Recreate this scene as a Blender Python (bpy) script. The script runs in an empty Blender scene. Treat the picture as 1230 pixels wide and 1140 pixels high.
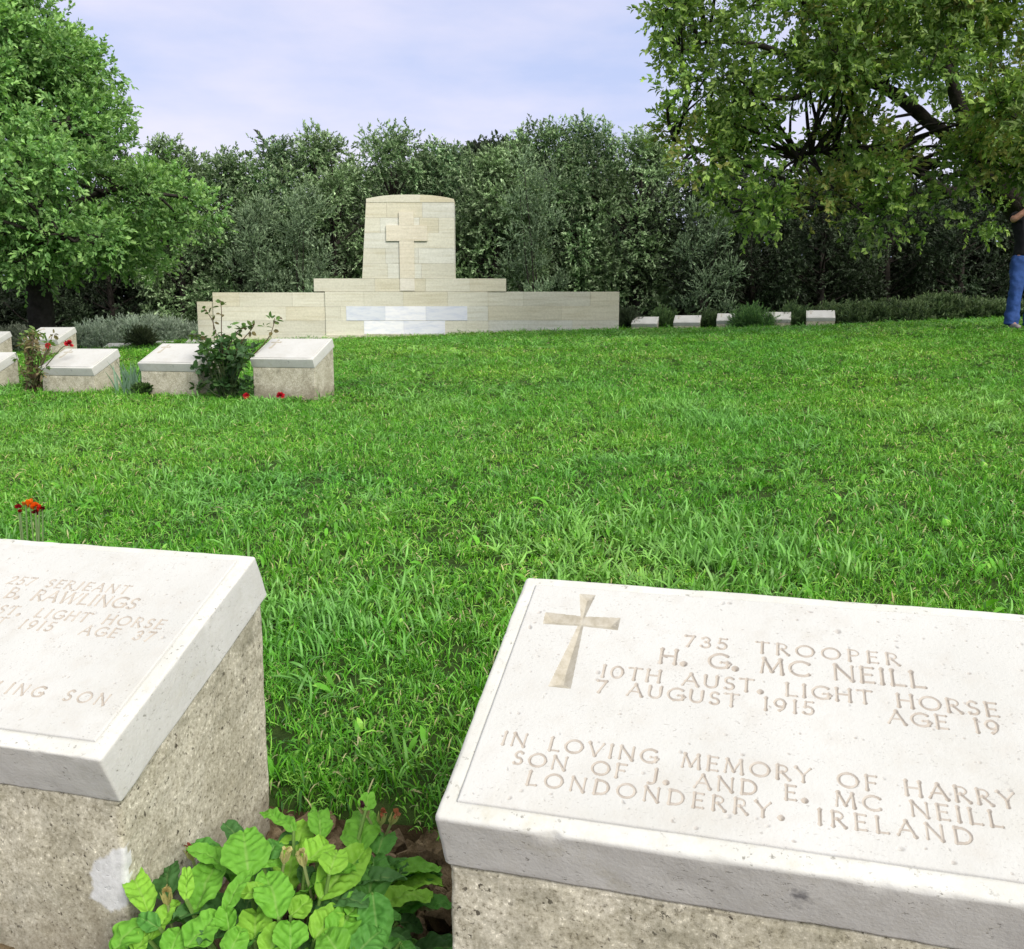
import bpy, bmesh, math, random
import numpy as np
from mathutils import Vector, Matrix

# ------------------------------------------------------------------ scene, camera, light
S = bpy.context.scene
COL = S.collection
EYE = 0.80
FPX, TILT, ROLL = 1102.57, 0.15609, -0.00049
rng = np.random.default_rng(7)
random.seed(7)

cam_d = bpy.data.cameras.new("camera"); cam = bpy.data.objects.new("camera", cam_d); COL.objects.link(cam)
cam_d.sensor_fit = 'HORIZONTAL'; cam_d.sensor_width = 36.0
cam_d.lens = FPX / 1230.0 * 36.0
cam_d.clip_start = 0.05; cam_d.clip_end = 2000
cam.matrix_world = (Matrix.Translation((0, 0, EYE)) @ Matrix.Rotation(math.pi / 2 - TILT, 4, 'X')
                    @ Matrix.Rotation(ROLL, 4, 'Z'))
S.camera = cam

SUN_EL, SUN_AZ = math.radians(36), math.radians(147)     # azimuth from +Y towards +X
W = bpy.data.worlds.new("World"); S.world = W; W.use_nodes = True
nt = W.node_tree; N = nt.nodes; Lk = nt.links; N.clear()
out = N.new('ShaderNodeOutputWorld'); bg = N.new('ShaderNodeBackground'); bg.inputs[1].default_value = 0.1
sky = N.new('ShaderNodeTexSky'); sky.sky_type = 'NISHITA'; sky.sun_disc = False
sky.sun_elevation = SUN_EL; sky.sun_rotation = SUN_AZ
tc = N.new('ShaderNodeTexCoord'); mp = N.new('ShaderNodeMapping'); mp.inputs['Scale'].default_value = (1.0, 1.0, 3.2)
mp.inputs['Location'].default_value = (3.1, 0.4, 0.2)
nz = N.new('ShaderNodeTexNoise'); nz.inputs['Scale'].default_value = 2.6; nz.inputs['Detail'].default_value = 7
nz.inputs['Roughness'].default_value = 0.55
rp = N.new('ShaderNodeValToRGB'); rp.color_ramp.elements[0].position = 0.36; rp.color_ramp.elements[1].position = 0.66
rp.color_ramp.elements[0].color = (2.65, 3.02, 4.42, 1); rp.color_ramp.elements[1].color = (4.1, 3.93, 4.7, 1)
mx = N.new('ShaderNodeMix'); mx.data_type = 'RGBA'; mx.inputs[0].default_value = 0.9
Lk.new(tc.outputs['Generated'], mp.inputs[0]); Lk.new(mp.outputs[0], nz.inputs[0]); Lk.new(nz.outputs[0], rp.inputs[0])
Lk.new(sky.outputs[0], mx.inputs[6]); Lk.new(rp.outputs[0], mx.inputs[7]); sxyz = N.new('ShaderNodeSeparateXYZ'); Lk.new(tc.outputs['Generated'], sxyz.inputs[0])
mr = N.new('ShaderNodeMapRange'); mr.inputs[1].default_value = .36; mr.inputs[2].default_value = .75; Lk.new(sxyz.outputs[2], mr.inputs[0])
mz = N.new('ShaderNodeMix'); mz.data_type = 'RGBA'; mz.inputs[7].default_value = (5.6, 5.5, 5.2, 1)
Lk.new(mr.outputs[0], mz.inputs[0]); Lk.new(mx.outputs[2], mz.inputs[6]); Lk.new(mz.outputs[2], bg.inputs[0])
Lk.new(bg.outputs[0], out.inputs[0])

sun_d = bpy.data.lights.new("sun", 'SUN'); sun = bpy.data.objects.new("sun", sun_d); COL.objects.link(sun)
sun_d.energy = 1.9; sun_d.angle = math.radians(28); sun_d.color = (1.0, 0.94, 0.85)
sdir = Vector((math.sin(SUN_AZ) * math.cos(SUN_EL), math.cos(SUN_AZ) * math.cos(SUN_EL), math.sin(SUN_EL)))
sun.rotation_euler = sdir.to_track_quat('Z', 'Y').to_euler()
S.view_settings.view_transform = 'Standard'; S.view_settings.look = 'None'
S.view_settings.exposure = 1.1; S.view_settings.gamma = 1.0

# ------------------------------------------------------------------ helpers
def ray(px, py):
    u, v = px - 615, py - 570
    c, s = math.cos(-ROLL), math.sin(-ROLL); u, v = c * u - s * v, s * u + c * v
    ct, st = math.cos(TILT), math.sin(TILT)
    return np.array([u / FPX, ct - v / FPX * st, -st - v / FPX * ct])
def at(px, py, Y):
    d = ray(px, py); return d * (Y / d[1]) + np.array([0, 0, EYE])
def proj(P):
    P = np.asarray(P, float); x, y, z = P[..., 0], P[..., 1], P[..., 2] - EYE
    fw = y * math.cos(TILT) - z * math.sin(TILT); up = y * math.sin(TILT) + z * math.cos(TILT)
    return np.stack([615 + x / fw * FPX, 570 - up / fw * FPX], -1)
def nrm(a): return a / np.maximum(np.linalg.norm(a, axis=-1, keepdims=True), 1e-9)

def hash3(i, j, k, seed=0):
    h = (i * 374761393 + j * 668265263 + k * 2147483647 + seed * 974711) & 0xffffffff
    h = ((h ^ (h >> 13)) * 1274126177) & 0xffffffff
    return ((h ^ (h >> 16)) & 0xffff) / 32767.5 - 1.0
def vnoise(P, scale, seed=0):
    Q = np.asarray(P, float) * scale
    if Q.shape[-1] == 2: Q = np.concatenate([Q, np.zeros(Q.shape[:-1] + (1,))], -1)
    I = np.floor(Q).astype(np.int64); F = Q - I; F = F * F * (3 - 2 * F); r = 0
    for a in (0, 1):
        for b in (0, 1):
            for c in (0, 1):
                w = (F[..., 0] if a else 1 - F[..., 0]) * (F[..., 1] if b else 1 - F[..., 1]) * (F[..., 2] if c else 1 - F[..., 2])
                r = r + w * hash3(I[..., 0] + a, I[..., 1] + b, I[..., 2] + c, seed)
    return r
def fbm(P, scale, oct=4, seed=0):
    return sum(vnoise(P, scale * 2 ** o, seed + o) * 0.5 ** o for o in range(oct))

def meshnp(name, V, F, mat, parent=None, col=None, smooth=False, attrs=None):
    """V (n,3); F (m,k) array or list of such arrays; col per-vertex rgb."""
    V = np.asarray(V, np.float32); Fs = F if isinstance(F, list) else [F]
    Fs = [np.asarray(f, np.int32) for f in Fs if len(f)]
    me = bpy.data.meshes.new(name); me.vertices.add(len(V)); me.vertices.foreach_set('co', V.ravel())
    loops = np.concatenate([f.ravel() for f in Fs]); tot = np.concatenate([np.full(len(f), f.shape[1], np.int32) for f in Fs])
    st = np.concatenate([[0], np.cumsum(tot)[:-1]]).astype(np.int32)
    me.loops.add(len(loops)); me.loops.foreach_set('vertex_index', loops)
    me.polygons.add(len(tot)); me.polygons.foreach_set('loop_start', st)
    me.polygons.foreach_set('use_smooth', np.full(len(tot), smooth, bool))
    me.update(calc_edges=True)
    if col is not None:
        a = me.color_attributes.new('Col', 'FLOAT_COLOR', 'POINT'); c = np.ones((len(V), 4), np.float32); c[:, :3] = col
        a.data.foreach_set('color', c.ravel())
    for k, v in (attrs or {}).items():
        a = me.attributes.new(k, 'FLOAT', 'POINT'); a.data.foreach_set('value', np.asarray(v, np.float32))
    me.validate(clean_customdata=False)
    if mat is not None: me.materials.append(mat)
    o = bpy.data.objects.new(name, me); COL.objects.link(o)
    if parent is not None: o.parent = parent
    return o
class MB:
    """collects verts/faces/colours into one mesh"""
    def __init__(s): s.V = []; s.Q = []; s.T = []; s.C = []; s.n = 0
    def add(s, V, Q=None, T=None, C=(1, 1, 1)):
        V = np.asarray(V, float).reshape(-1, 3)
        if Q is not None and len(Q): s.Q.append(np.asarray(Q, int).reshape(-1, 4) + s.n)
        if T is not None and len(T): s.T.append(np.asarray(T, int).reshape(-1, 3) + s.n)
        C = np.asarray(C, float); s.C.append(np.broadcast_to(C, V.shape) if C.ndim == 1 else C)
        s.V.append(V); s.n += len(V)
    def build(s, name, mat, parent=None, smooth=False):
        F = []
        if s.Q: F.append(np.concatenate(s.Q))
        if s.T: F.append(np.concatenate(s.T))
        return meshnp(name, np.concatenate(s.V), F, mat, parent, np.concatenate(s.C), smooth)
def tube(mb, pts, rad, sides=6, C=(1, 1, 1), rough=0.0, cap=True):
    pts = np.asarray(pts, float); n = len(pts); rad = np.broadcast_to(np.asarray(rad, float), (n,))
    tan = nrm(np.gradient(pts, axis=0)); ref = np.array([0.3, 0.1, 1.0]) if abs(tan[0][2]) < 0.9 else np.array([1.0, 0.2, 0])
    V = []
    for i in range(n):
        a = nrm(np.cross(tan[i], ref)); b = np.cross(tan[i], a)
        th = np.linspace(0, 2 * np.pi, sides, endpoint=False)
        r = rad[i] * (1 + rough * rng.normal(size=sides))
        V.append(pts[i] + (np.cos(th) * r)[:, None] * a + (np.sin(th) * r)[:, None] * b)
    V = np.concatenate(V); Q = []
    for i in range(n - 1):
        for k in range(sides):
            k2 = (k + 1) % sides; Q.append([i * sides + k, i * sides + k2, (i + 1) * sides + k2, (i + 1) * sides + k])
    T = []
    if cap:
        V = np.concatenate([V, pts[-1:]]); e = len(V) - 1
        for k in range(sides): T.append([(n - 1) * sides + k, (n - 1) * sides + (k + 1) % sides, e])
    mb.add(V, Q, T, C)
def spline(P, n):
    P = np.asarray(P, float); t = np.linspace(0, len(P) - 1, n); o = []
    Q = np.vstack([2 * P[0] - P[1], P, 2 * P[-1] - P[-2]])
    for u in t:
        i = min(int(u), len(P) - 2); f = u - i; a, b, c, d = Q[i:i + 4]
        o.append(.5 * ((2 * b) + (c - a) * f + (2 * a - 5 * b + 4 * c - d) * f * f + (3 * b - a - 3 * c + d) * f ** 3))
    return np.array(o)
def box(mb, x0, x1, y0, y1, z0, z1, C=(1, 1, 1)):
    V = [(x, y, z) for x in (x0, x1) for y in (y0, y1) for z in (z0, z1)]
    mb.add(V, [(0, 1, 3, 2), (4, 6, 7, 5), (0, 4, 5, 1), (2, 3, 7, 6), (0, 2, 6, 4), (1, 5, 7, 3)], None, C)
def empty(name, loc, rz=0, label=None, cat=None, group=None):
    o = bpy.data.objects.new(name, None); COL.objects.link(o); o.empty_display_size = 0.1
    o.location = loc; o.rotation_euler = (0, 0, rz)
    return tag(o, label, cat, group)
def tag(o, label=None, cat=None, group=None, kind=None):
    for k, v in (('label', label), ('category', cat), ('group', group), ('kind', kind)):
        if v: o[k] = v
    return o

# ------------------------------------------------------------------ materials
class Mat:
    def __init__(s, name, rough=0.8, spec=0.3):
        s.m = bpy.data.materials.new(name); s.m.use_nodes = True; s.t = s.m.node_tree; s.n = s.t.nodes
        s.p = s.n['Principled BSDF']; s.p.inputs['Roughness'].default_value = rough
        s.p.inputs['Specular IOR Level'].default_value = spec; s.out = s.n['Material Output']
    def node(s, typ, **kw):
        x = s.n.new(typ)
        for k, v in kw.items():
            if k in x.inputs: x.inputs[k].default_value = v
            else: setattr(x, k, v)
        return x
    def link(s, a, b): s.t.links.new(a, b)
    def coords(s, obj=True):
        return s.node('ShaderNodeTexCoord').outputs['Object' if obj else 'Generated']
    def pos(s): return s.node('ShaderNodeNewGeometry').outputs['Position']
    def noise(s, vec, scale, detail=4, rough=.55):
        x = s.node('ShaderNodeTexNoise', Scale=scale, Detail=detail, Roughness=rough); s.link(vec, x.inputs['Vector']); return x.outputs[0]
    def ramp(s, fac, stops):
        r = s.node('ShaderNodeValToRGB'); e = r.color_ramp.elements
        while len(e) < len(stops): e.new(0.5)
        for i, (p, c) in enumerate(stops):
            e[i].position = p; c = (c, c, c) if isinstance(c, (int, float)) else c; e[i].color = (*c, 1)
        s.link(fac, r.inputs[0]); return r.outputs[0]
    def mix(s, fac, a, b, mode='MIX'):
        x = s.node('ShaderNodeMix', data_type='RGBA', blend_type=mode)
        for sock, v in ((0, fac), (6, a), (7, b)):
            if hasattr(v, 'links') or hasattr(v, 'is_linked'): s.link(v, x.inputs[sock])
            else: x.inputs[sock].default_value = v if sock == 0 else (*v, 1)
        return x.outputs[2]
    def attr(s, name='Col', out=0):
        x = s.node('ShaderNodeAttribute'); x.attribute_name = name; return x.outputs[out]
    def bump(s, h, strength=.3, dist=.01):
        b = s.node('ShaderNodeBump', Strength=strength, Distance=dist); s.link(h, b.inputs['Height']); s.link(b.outputs[0], s.p.inputs['Normal'])
    def base(s, c):
        if hasattr(c, 'is_linked'): s.link(c, s.p.inputs['Base Color'])
        else: s.p.inputs['Base Color'].default_value = (*c, 1)
    def translucent(s, c, fac):
        t = s.node('ShaderNodeBsdfTranslucent'); m = s.node('ShaderNodeMixShader'); m.inputs[0].default_value = fac
        s.link(c, t.inputs[0]); s.link(s.p.outputs[0], m.inputs[1]); s.link(t.outputs[0], m.inputs[2]); s.link(m.outputs[0], s.out.inputs[0])

def leaf_mat(name, rough=.5, spec=.35, trans=.3, tint=(1.15, 1.25, .6)):
    M = Mat(name, rough, spec); c = M.attr(); M.base(c)
    M.translucent(M.mix(1.0, c, tint, 'MULTIPLY'), trans); return M.m
def col_mat(name, rough=.8, spec=.2):
    M = Mat(name, rough, spec); M.base(M.attr()); return M.m

def stone_mat(name):
    M = Mat(name, .8, .2); v = M.coords()
    c = M.ramp(M.noise(v, 5, 5), [(.3, (.475, .48, .465)), (.7, (.53, .535, .525))])
    c = M.mix(M.ramp(M.noise(v, 34, 5), [(.5, 0.), (.75, .5)]), c, (.45, .435, .405))
    mp_ = M.node('ShaderNodeMapping'); mp_.inputs['Scale'].default_value = (1, 2.2, 1); mp_.inputs['Rotation'].default_value = (0, 0, .5); M.link(v, mp_.inputs[0])
    f = M.ramp(M.noise(mp_.outputs[0], 210, 3, .6), [(.62, 0.), (.70, .6)])
    g = M.ramp(M.noise(v, 26, 3), [(.42, 0.), (.62, 1.)]); m = M.node('ShaderNodeMath', operation='MULTIPLY'); M.link(f, m.inputs[0]); M.link(g, m.inputs[1])
    c = M.mix(M.ramp(M.noise(v, 3.2, 6, .7), [(.5, 0.), (.72, .55)]), c, (.40, .385, .335)); c = M.mix(m.outputs[0], c, (.30, .285, .265)); c = M.mix(M.attr('pit', 2), c, (.36, .335, .31)); M.base(c)
    c = c
    h = M.noise(v, 280, 4, .6); hh = M.node('ShaderNodeMath', operation='SUBTRACT'); M.link(h, hh.inputs[0]); M.link(m.outputs[0], hh.inputs[1])
    M.bump(hh.outputs[0], .4, .0015); return M.m
def edge_stone_mat(name):
    M = Mat(name, .85, .15); v = M.coords()
    c = M.ramp(M.noise(v, 7, 6), [(.28, (.48, .485, .46)), (.72, (.60, .605, .58))])
    c = M.mix(M.ramp(M.noise(v, 60, 6, .7), [(.45, 0.), (.75, .6)]), c, (.47, .465, .42))
    mp_ = M.node('ShaderNodeMapping'); mp_.inputs['Scale'].default_value = (1, 1, 1.6); mp_.inputs['Rotation'].default_value = (0, .6, 0); M.link(v, mp_.inputs[0])
    f = M.ramp(M.noise(mp_.outputs[0], 130, 4, .65), [(.60, 0.), (.67, .85)]); g = M.ramp(M.noise(v, 20, 4), [(.40, 0.), (.60, 1.)])
    m = M.node('ShaderNodeMath', operation='MULTIPLY'); M.link(f, m.inputs[0]); M.link(g, m.inputs[1])
    c = M.mix(m.outputs[0], c, (.21, .205, .18))
    c = M.mix(M.ramp(M.noise(v, 13, 6, .7), [(.58, 0.), (.75, .5)]), c, (.42, .40, .29))
    sn = M.node('ShaderNodeVectorMath', operation='DISTANCE'); M.link(v, sn.inputs[0]); sn.inputs[1].default_value = STAIN_POS
    ad = M.node('ShaderNodeMath', operation='MULTIPLY_ADD'); ad.inputs[1].default_value = -.03; M.link(M.noise(v, 70, 3), ad.inputs[0]); M.link(sn.outputs['Value'], ad.inputs[2])
    c = M.mix(M.ramp(ad.outputs[0], [(.0, .8), (.007, 0.)]), c, (.13, .13, .14)); M.base(c)
    h = M.noise(v, 220, 4, .6); hh = M.node('ShaderNodeMath', operation='SUBTRACT'); M.link(h, hh.inputs[0]); M.link(m.outputs[0], hh.inputs[1])
    M.bump(hh.outputs[0], .35, .0015); return M.m
STAIN_POS = (.345, -.352, .285)
m_panel = stone_mat('limestone_face'); m_slab = edge_stone_mat('limestone_body')
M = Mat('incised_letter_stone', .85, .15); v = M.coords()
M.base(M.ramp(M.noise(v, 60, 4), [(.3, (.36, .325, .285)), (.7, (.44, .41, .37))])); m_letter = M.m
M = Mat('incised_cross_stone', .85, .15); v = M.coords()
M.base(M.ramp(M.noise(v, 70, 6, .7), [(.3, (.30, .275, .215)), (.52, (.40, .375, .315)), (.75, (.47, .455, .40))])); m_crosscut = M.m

def concrete_mat(name, paint=False):
    M = Mat(name, .95, .1); v = M.coords()
    c = M.ramp(M.noise(v, 7, 6, .6), [(.25, (.355, .335, .255)), (.5, (.49, .47, .38)), (.75, (.59, .57, .485))])
    fine = M.ramp(M.noise(v, 190, 4, .75), [(.28, (.22, .20, .17)), (.44, (.82, .81, .78)), (.60, (1.05, 1.05, 1.05)), (.70, (1.8, 1.8, 1.8))]); c = M.mix(1.0, c, fine, 'MULTIPLY')
    mid = M.ramp(M.noise(v, 55, 5, .7), [(.3, (.76, .75, .71)), (.55, (1, 1, 1)), (.75, (1.18, 1.18, 1.16))]); c = M.mix(1.0, c, mid, 'MULTIPLY')
    f = M.ramp(M.noise(v, 105, 3, .6), [(.615, 0.), (.68, 1.)]); g = M.ramp(M.noise(v, 16, 3), [(.38, 0.), (.56, 1.)])
    m = M.node('ShaderNodeMath', operation='MULTIPLY'); M.link(f, m.inputs[0]); M.link(g, m.inputs[1]); c = M.mix(m.outputs[0], c, (.085, .076, .058))
    z = M.node('ShaderNodeSeparateXYZ'); M.link(v, z.inputs[0])
    wz = M.node('ShaderNodeMath', operation='MULTIPLY_ADD'); wz.inputs[1].default_value = .16; M.link(M.noise(v, 14, 5), wz.inputs[0]); M.link(z.outputs[2], wz.inputs[2])
    c = M.mix(M.ramp(wz.outputs[0], [(.10, .6), (.2, 0.)]), c, (.15, .12, .08))      # soil splashed up the foot
    c = M.mix(M.ramp(M.noise(v, 10, 6, .75), [(.50, 0.), (.70, .75)]), c, (.155, .15, .105))      # grey-green weathering
    if paint:
        w = M.node('ShaderNodeMath', operation='MULTIPLY_ADD'); w.inputs[1].default_value = .011; M.link(M.noise(v, 130, 5, .7), w.inputs[0]); M.link(M.attr('paint', 2), w.inputs[2])
        c = M.mix(M.ramp(w.outputs[0], [(.0055, 0.), (.0075, .92)]), c, M.ramp(M.noise(v, 110, 5, .7), [(.3, (.48, .49, .49)), (.6, (.62, .635, .64))]))
        for (p0, p1) in CRACKS:
            pass
    M.base(c)
    h1 = M.noise(v, 120, 6, .7); hs = M.node('ShaderNodeMath', operation='SUBTRACT'); M.link(h1, hs.inputs[0]); M.link(m.outputs[0], hs.inputs[1])
    M.bump(hs.outputs[0], .5, .0014); return M.m
CRACKS = ()
m_conc_p = concrete_mat('weathered_concrete_painted', True)
m_conc = concrete_mat('weathered_concrete')
M = Mat('whitewash', .8, .2); v = M.coords(); M.base(M.ramp(M.noise(v, 60, 5), [(.3, (.62, .63, .65)), (.7, (.82, .83, .86))])); M.bump(M.noise(v, 150, 3), .3, .002); m_white = M.m
m_leafy = leaf_mat('leaf_soft'); m_hedge = leaf_mat('leaf_grey_green', .55, .3, .18, (1.1, 1.2, .7)); m_bark = None
M = Mat('bark', .95, .1); v = M.pos(); M.base(M.ramp(M.noise(v, 9, 6, .65), [(.3, (.018, .015, .013)), (.7, (.055, .049, .043))])); M.bump(M.noise(v, 22, 5), .8, .03); m_bark = M.m
m_petal = leaf_mat('petal', .5, .2, .3, (1.1, .9, .8)); m_stem = leaf_mat('stem', .6, .3, .15)
# grass: blade colour x slow drift over the lawn
M = Mat('grass_blades', .42, .28); v = M.pos(); c = M.attr()
drift = M.ramp(M.noise(v, .55, 4, .6), [(.32, (.70, .88, .8)), (.50, (1., 1., 1.)), (.68, (1.35, 1.15, 1.1))])
c = M.mix(1.0, c, drift, 'MULTIPLY'); rnd = M.node('ShaderNodeObjectInfo').outputs['Random']
c = M.mix(1.0, c, M.ramp(rnd, [(0., (.8, .82, .8)), (1., (1.2, 1.15, 1.1))]), 'MULTIPLY'); M.base(c)
M.translucent(M.mix(1.0, c, (1.2, 1.25, .6), 'MULTIPLY'), .24); m_grass = M.m
M = Mat('turf', .95, .1); v = M.pos()
c = M.ramp(M.noise(v, 7, 6, .7), [(.3, (.018, .034, .008)), (.6, (.034, .062, .014)), (.8, (.07, .08, .03))]); gn = M.node('ShaderNodeSeparateXYZ'); M.link(M.node('ShaderNodeNewGeometry').outputs['True Normal'], gn.inputs[0]); c = M.mix(M.ramp(gn.outputs[2], [(.35, 1.), (.75, 0.)]), c, (.075, .055, .03)); M.base(c); M.bump(M.noise(v, 40, 5), .6, .03); m_turf = M.m
M = Mat('soil', .95, .1); v = M.pos()
c = M.ramp(M.noise(v, 30, 6, .7), [(.3, (.06, .043, .026)), (.55, (.18, .135, .08)), (.78, (.36, .29, .19))]); M.base(c); M.bump(M.noise(v, 120, 5, .7), .9, .008); m_soil = M.m

# ------------------------------------------------------------------ terrain
EX = np.array([math.cos(-.2736), math.sin(-.2736)]); EYV = np.array([-EX[1], EX[0]])
LIP0 = np.array([-.18, 1.335])                        # the turf edge runs along the backs of the near markers
LIPB = float(LIP0 @ EYV)
ctrl = []
for a in (-4, -2, 0, 2, 4): P = LIP0 + a * EX; ctrl.append((P[0], P[1], .055))
for px, py, Y in ((303, 482, 7.36), (172, 476, 7.7), (55, 475, 8.0), (236, 409, 19.3), (480, 405, 18.6), (744, 398, 18.3), (775, 395.5, 20.3),
                  (985, 396, 19.4), (1222, 394, 12.0), (60, 428, 12.2), (145, 421, 18.), (205, 419, 18.),
                  (1100, 388, 19), (1200, 383, 20.5)): ctrl.append(tuple(at(px, py, Y)))
ctrl += [(-9, 22.5, .30), (-12, 27, .3), (0, 27, .8), (8, 27, 1.0), (14, 27, 1.2), (0, 60, 1.5), (-60, 60, 0), (60, 60, 3), (-60, -20, -.6), (60, -20, .6), (0, -20, 0)]
ctrl = np.array(ctrl)
def tpsk(d): return np.where(d > 1e-9, d * d * np.log(np.maximum(d, 1e-9)), 0)
_n = len(ctrl); _K = tpsk(np.linalg.norm(ctrl[:, None, :2] - ctrl[None, :, :2], axis=-1)) + np.eye(_n) * .4
_P = np.c_[np.ones(_n), ctrl[:, :2]]; _A = np.block([[_K, _P], [_P.T, np.zeros((3, 3))]])
_w = np.linalg.solve(_A, np.r_[ctrl[:, 2], 0, 0, 0])
def lawn_z(x, y):
    x, y = np.asarray(x, float), np.asarray(y, float); sh = x.shape; x, y = x.ravel(), y.ravel()
    xc, yc = np.clip(x, -60, 60), np.clip(y, -20, 60)
    K = tpsk(np.sqrt((xc[:, None] - ctrl[:, 0]) ** 2 + (yc[:, None] - ctrl[:, 1]) ** 2))
    z = K @ _w[:_n] + _w[_n] + _w[_n + 1] * xc + _w[_n + 2] * yc
    z = z + .012 * vnoise(np.c_[x, y], 1.3, 3) + .03 * vnoise(np.c_[x, y], .35, 4) * np.clip((y - 3) / 4, 0, 1)
    return z.reshape(sh)
def gz(x, y): return float(lawn_z(np.array([x]), np.array([y]))[0])

def lawn_mesh():
    a = np.r_[np.linspace(-300, -30, 10), np.linspace(-25, -4, 30), np.linspace(-3.8, 4.8, 130), np.linspace(5.2, 30, 36), np.linspace(36, 300, 10)]
    b = LIPB + np.r_[-300, -60, -12, -4, -1.5, -.8, -.4, -.1, -.02, -.006, 0., np.linspace(.02, 3, 90), np.linspace(3.1, 10, 60), np.linspace(10.4, 34, 70), 40, 50, 70, 110, 180, 300, 600]
    A, B = np.meshgrid(a, b); X = A * EX[0] + B * EYV[0]; Y = A * EX[1] + B * EYV[1]
    d = B - LIPB; z = lawn_z(X, Y)
    edge = np.exp(-np.maximum(d, 0) / .03)
    jit = vnoise(np.stack([A, A * 0], -1), 18, 9) * .018 * edge * (np.abs(d) < .1)
    X += jit * EYV[0]; Y += jit * EYV[1]
    z = np.where(d < -.001, np.where(d < -.0055, -.06, .01), z - .012 * edge)
    n0, n1 = X.shape; I = np.arange(n0 * n1).reshape(n0, n1)
    F = np.stack([I[:-1, :-1], I[:-1, 1:], I[1:, 1:], I[1:, :-1]], -1).reshape(-1, 4)
    o = meshnp('lawn_ground', np.stack([X, Y, z], -1).reshape(-1, 3), F, m_turf, smooth=True); tag(o, kind='structure')
    a = np.r_[np.linspace(-30, -1.6, 12), np.linspace(-1.5, -.8, 20), np.linspace(-.78, .4, 330), np.linspace(.42, 1.6, 40), np.linspace(1.7, 30, 12)]; b = LIPB + np.r_[-30, -8, -3, np.linspace(-1.6, -.72, 30), np.linspace(-.70, -.004, 200)]
    A, B = np.meshgrid(a, b); X = A * EX[0] + B * EYV[0]; Y = A * EX[1] + B * EYV[1]; P = np.stack([X, Y], -1)
    z = .012 * fbm(P, 9, 4, 11) + .010 * fbm(P, 40, 3, 17) + .006 * fbm(P, 110, 2, 19) + .03 * np.clip(1 + (B - LIPB) / .12, 0, 1) - .004
    n0, n1 = X.shape; I = np.arange(n0 * n1).reshape(n0, n1)
    F = np.stack([I[:-1, :-1], I[:-1, 1:], I[1:, 1:], I[1:, :-1]], -1).reshape(-1, 4)
    o = meshnp('soil_bed', np.stack([X, Y, z], -1).reshape(-1, 3), F, m_soil, smooth=True); tag(o, kind='structure')
lawn_mesh()
def clods():
    mb = MB(); ico = bmesh.new(); bmesh.ops.create_icosphere(ico, subdivisions=2, radius=1)
    iv = np.array([v.co for v in ico.verts]); it = np.array([[v.index for v in f.verts] for f in ico.faces]); ico.free()
    for k in range(1000):
        P = LIP0 + EX * rng.uniform(-.5, .55) + EYV * -rng.uniform(.02, .6) ; r = rng.gamma(2, .0042) + .003
        V = iv * (1 + .35 * vnoise(iv, 1.7, k)[:, None] + .15 * vnoise(iv, 4, k)[:, None]) * r * rng.uniform(.7, 1.3, 3)
        g = rng.uniform(.7, 1.3); mb.add(V + [P[0], P[1], .006 + r * .3 + .02 * max(0, 1 + ((P @ EYV) - LIPB) / .12)], None, it, np.array([.27, .21, .13]) * g)
    tag(mb.build('soil_clods', m_soil, smooth=False), kind='stuff')
clods()

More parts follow.
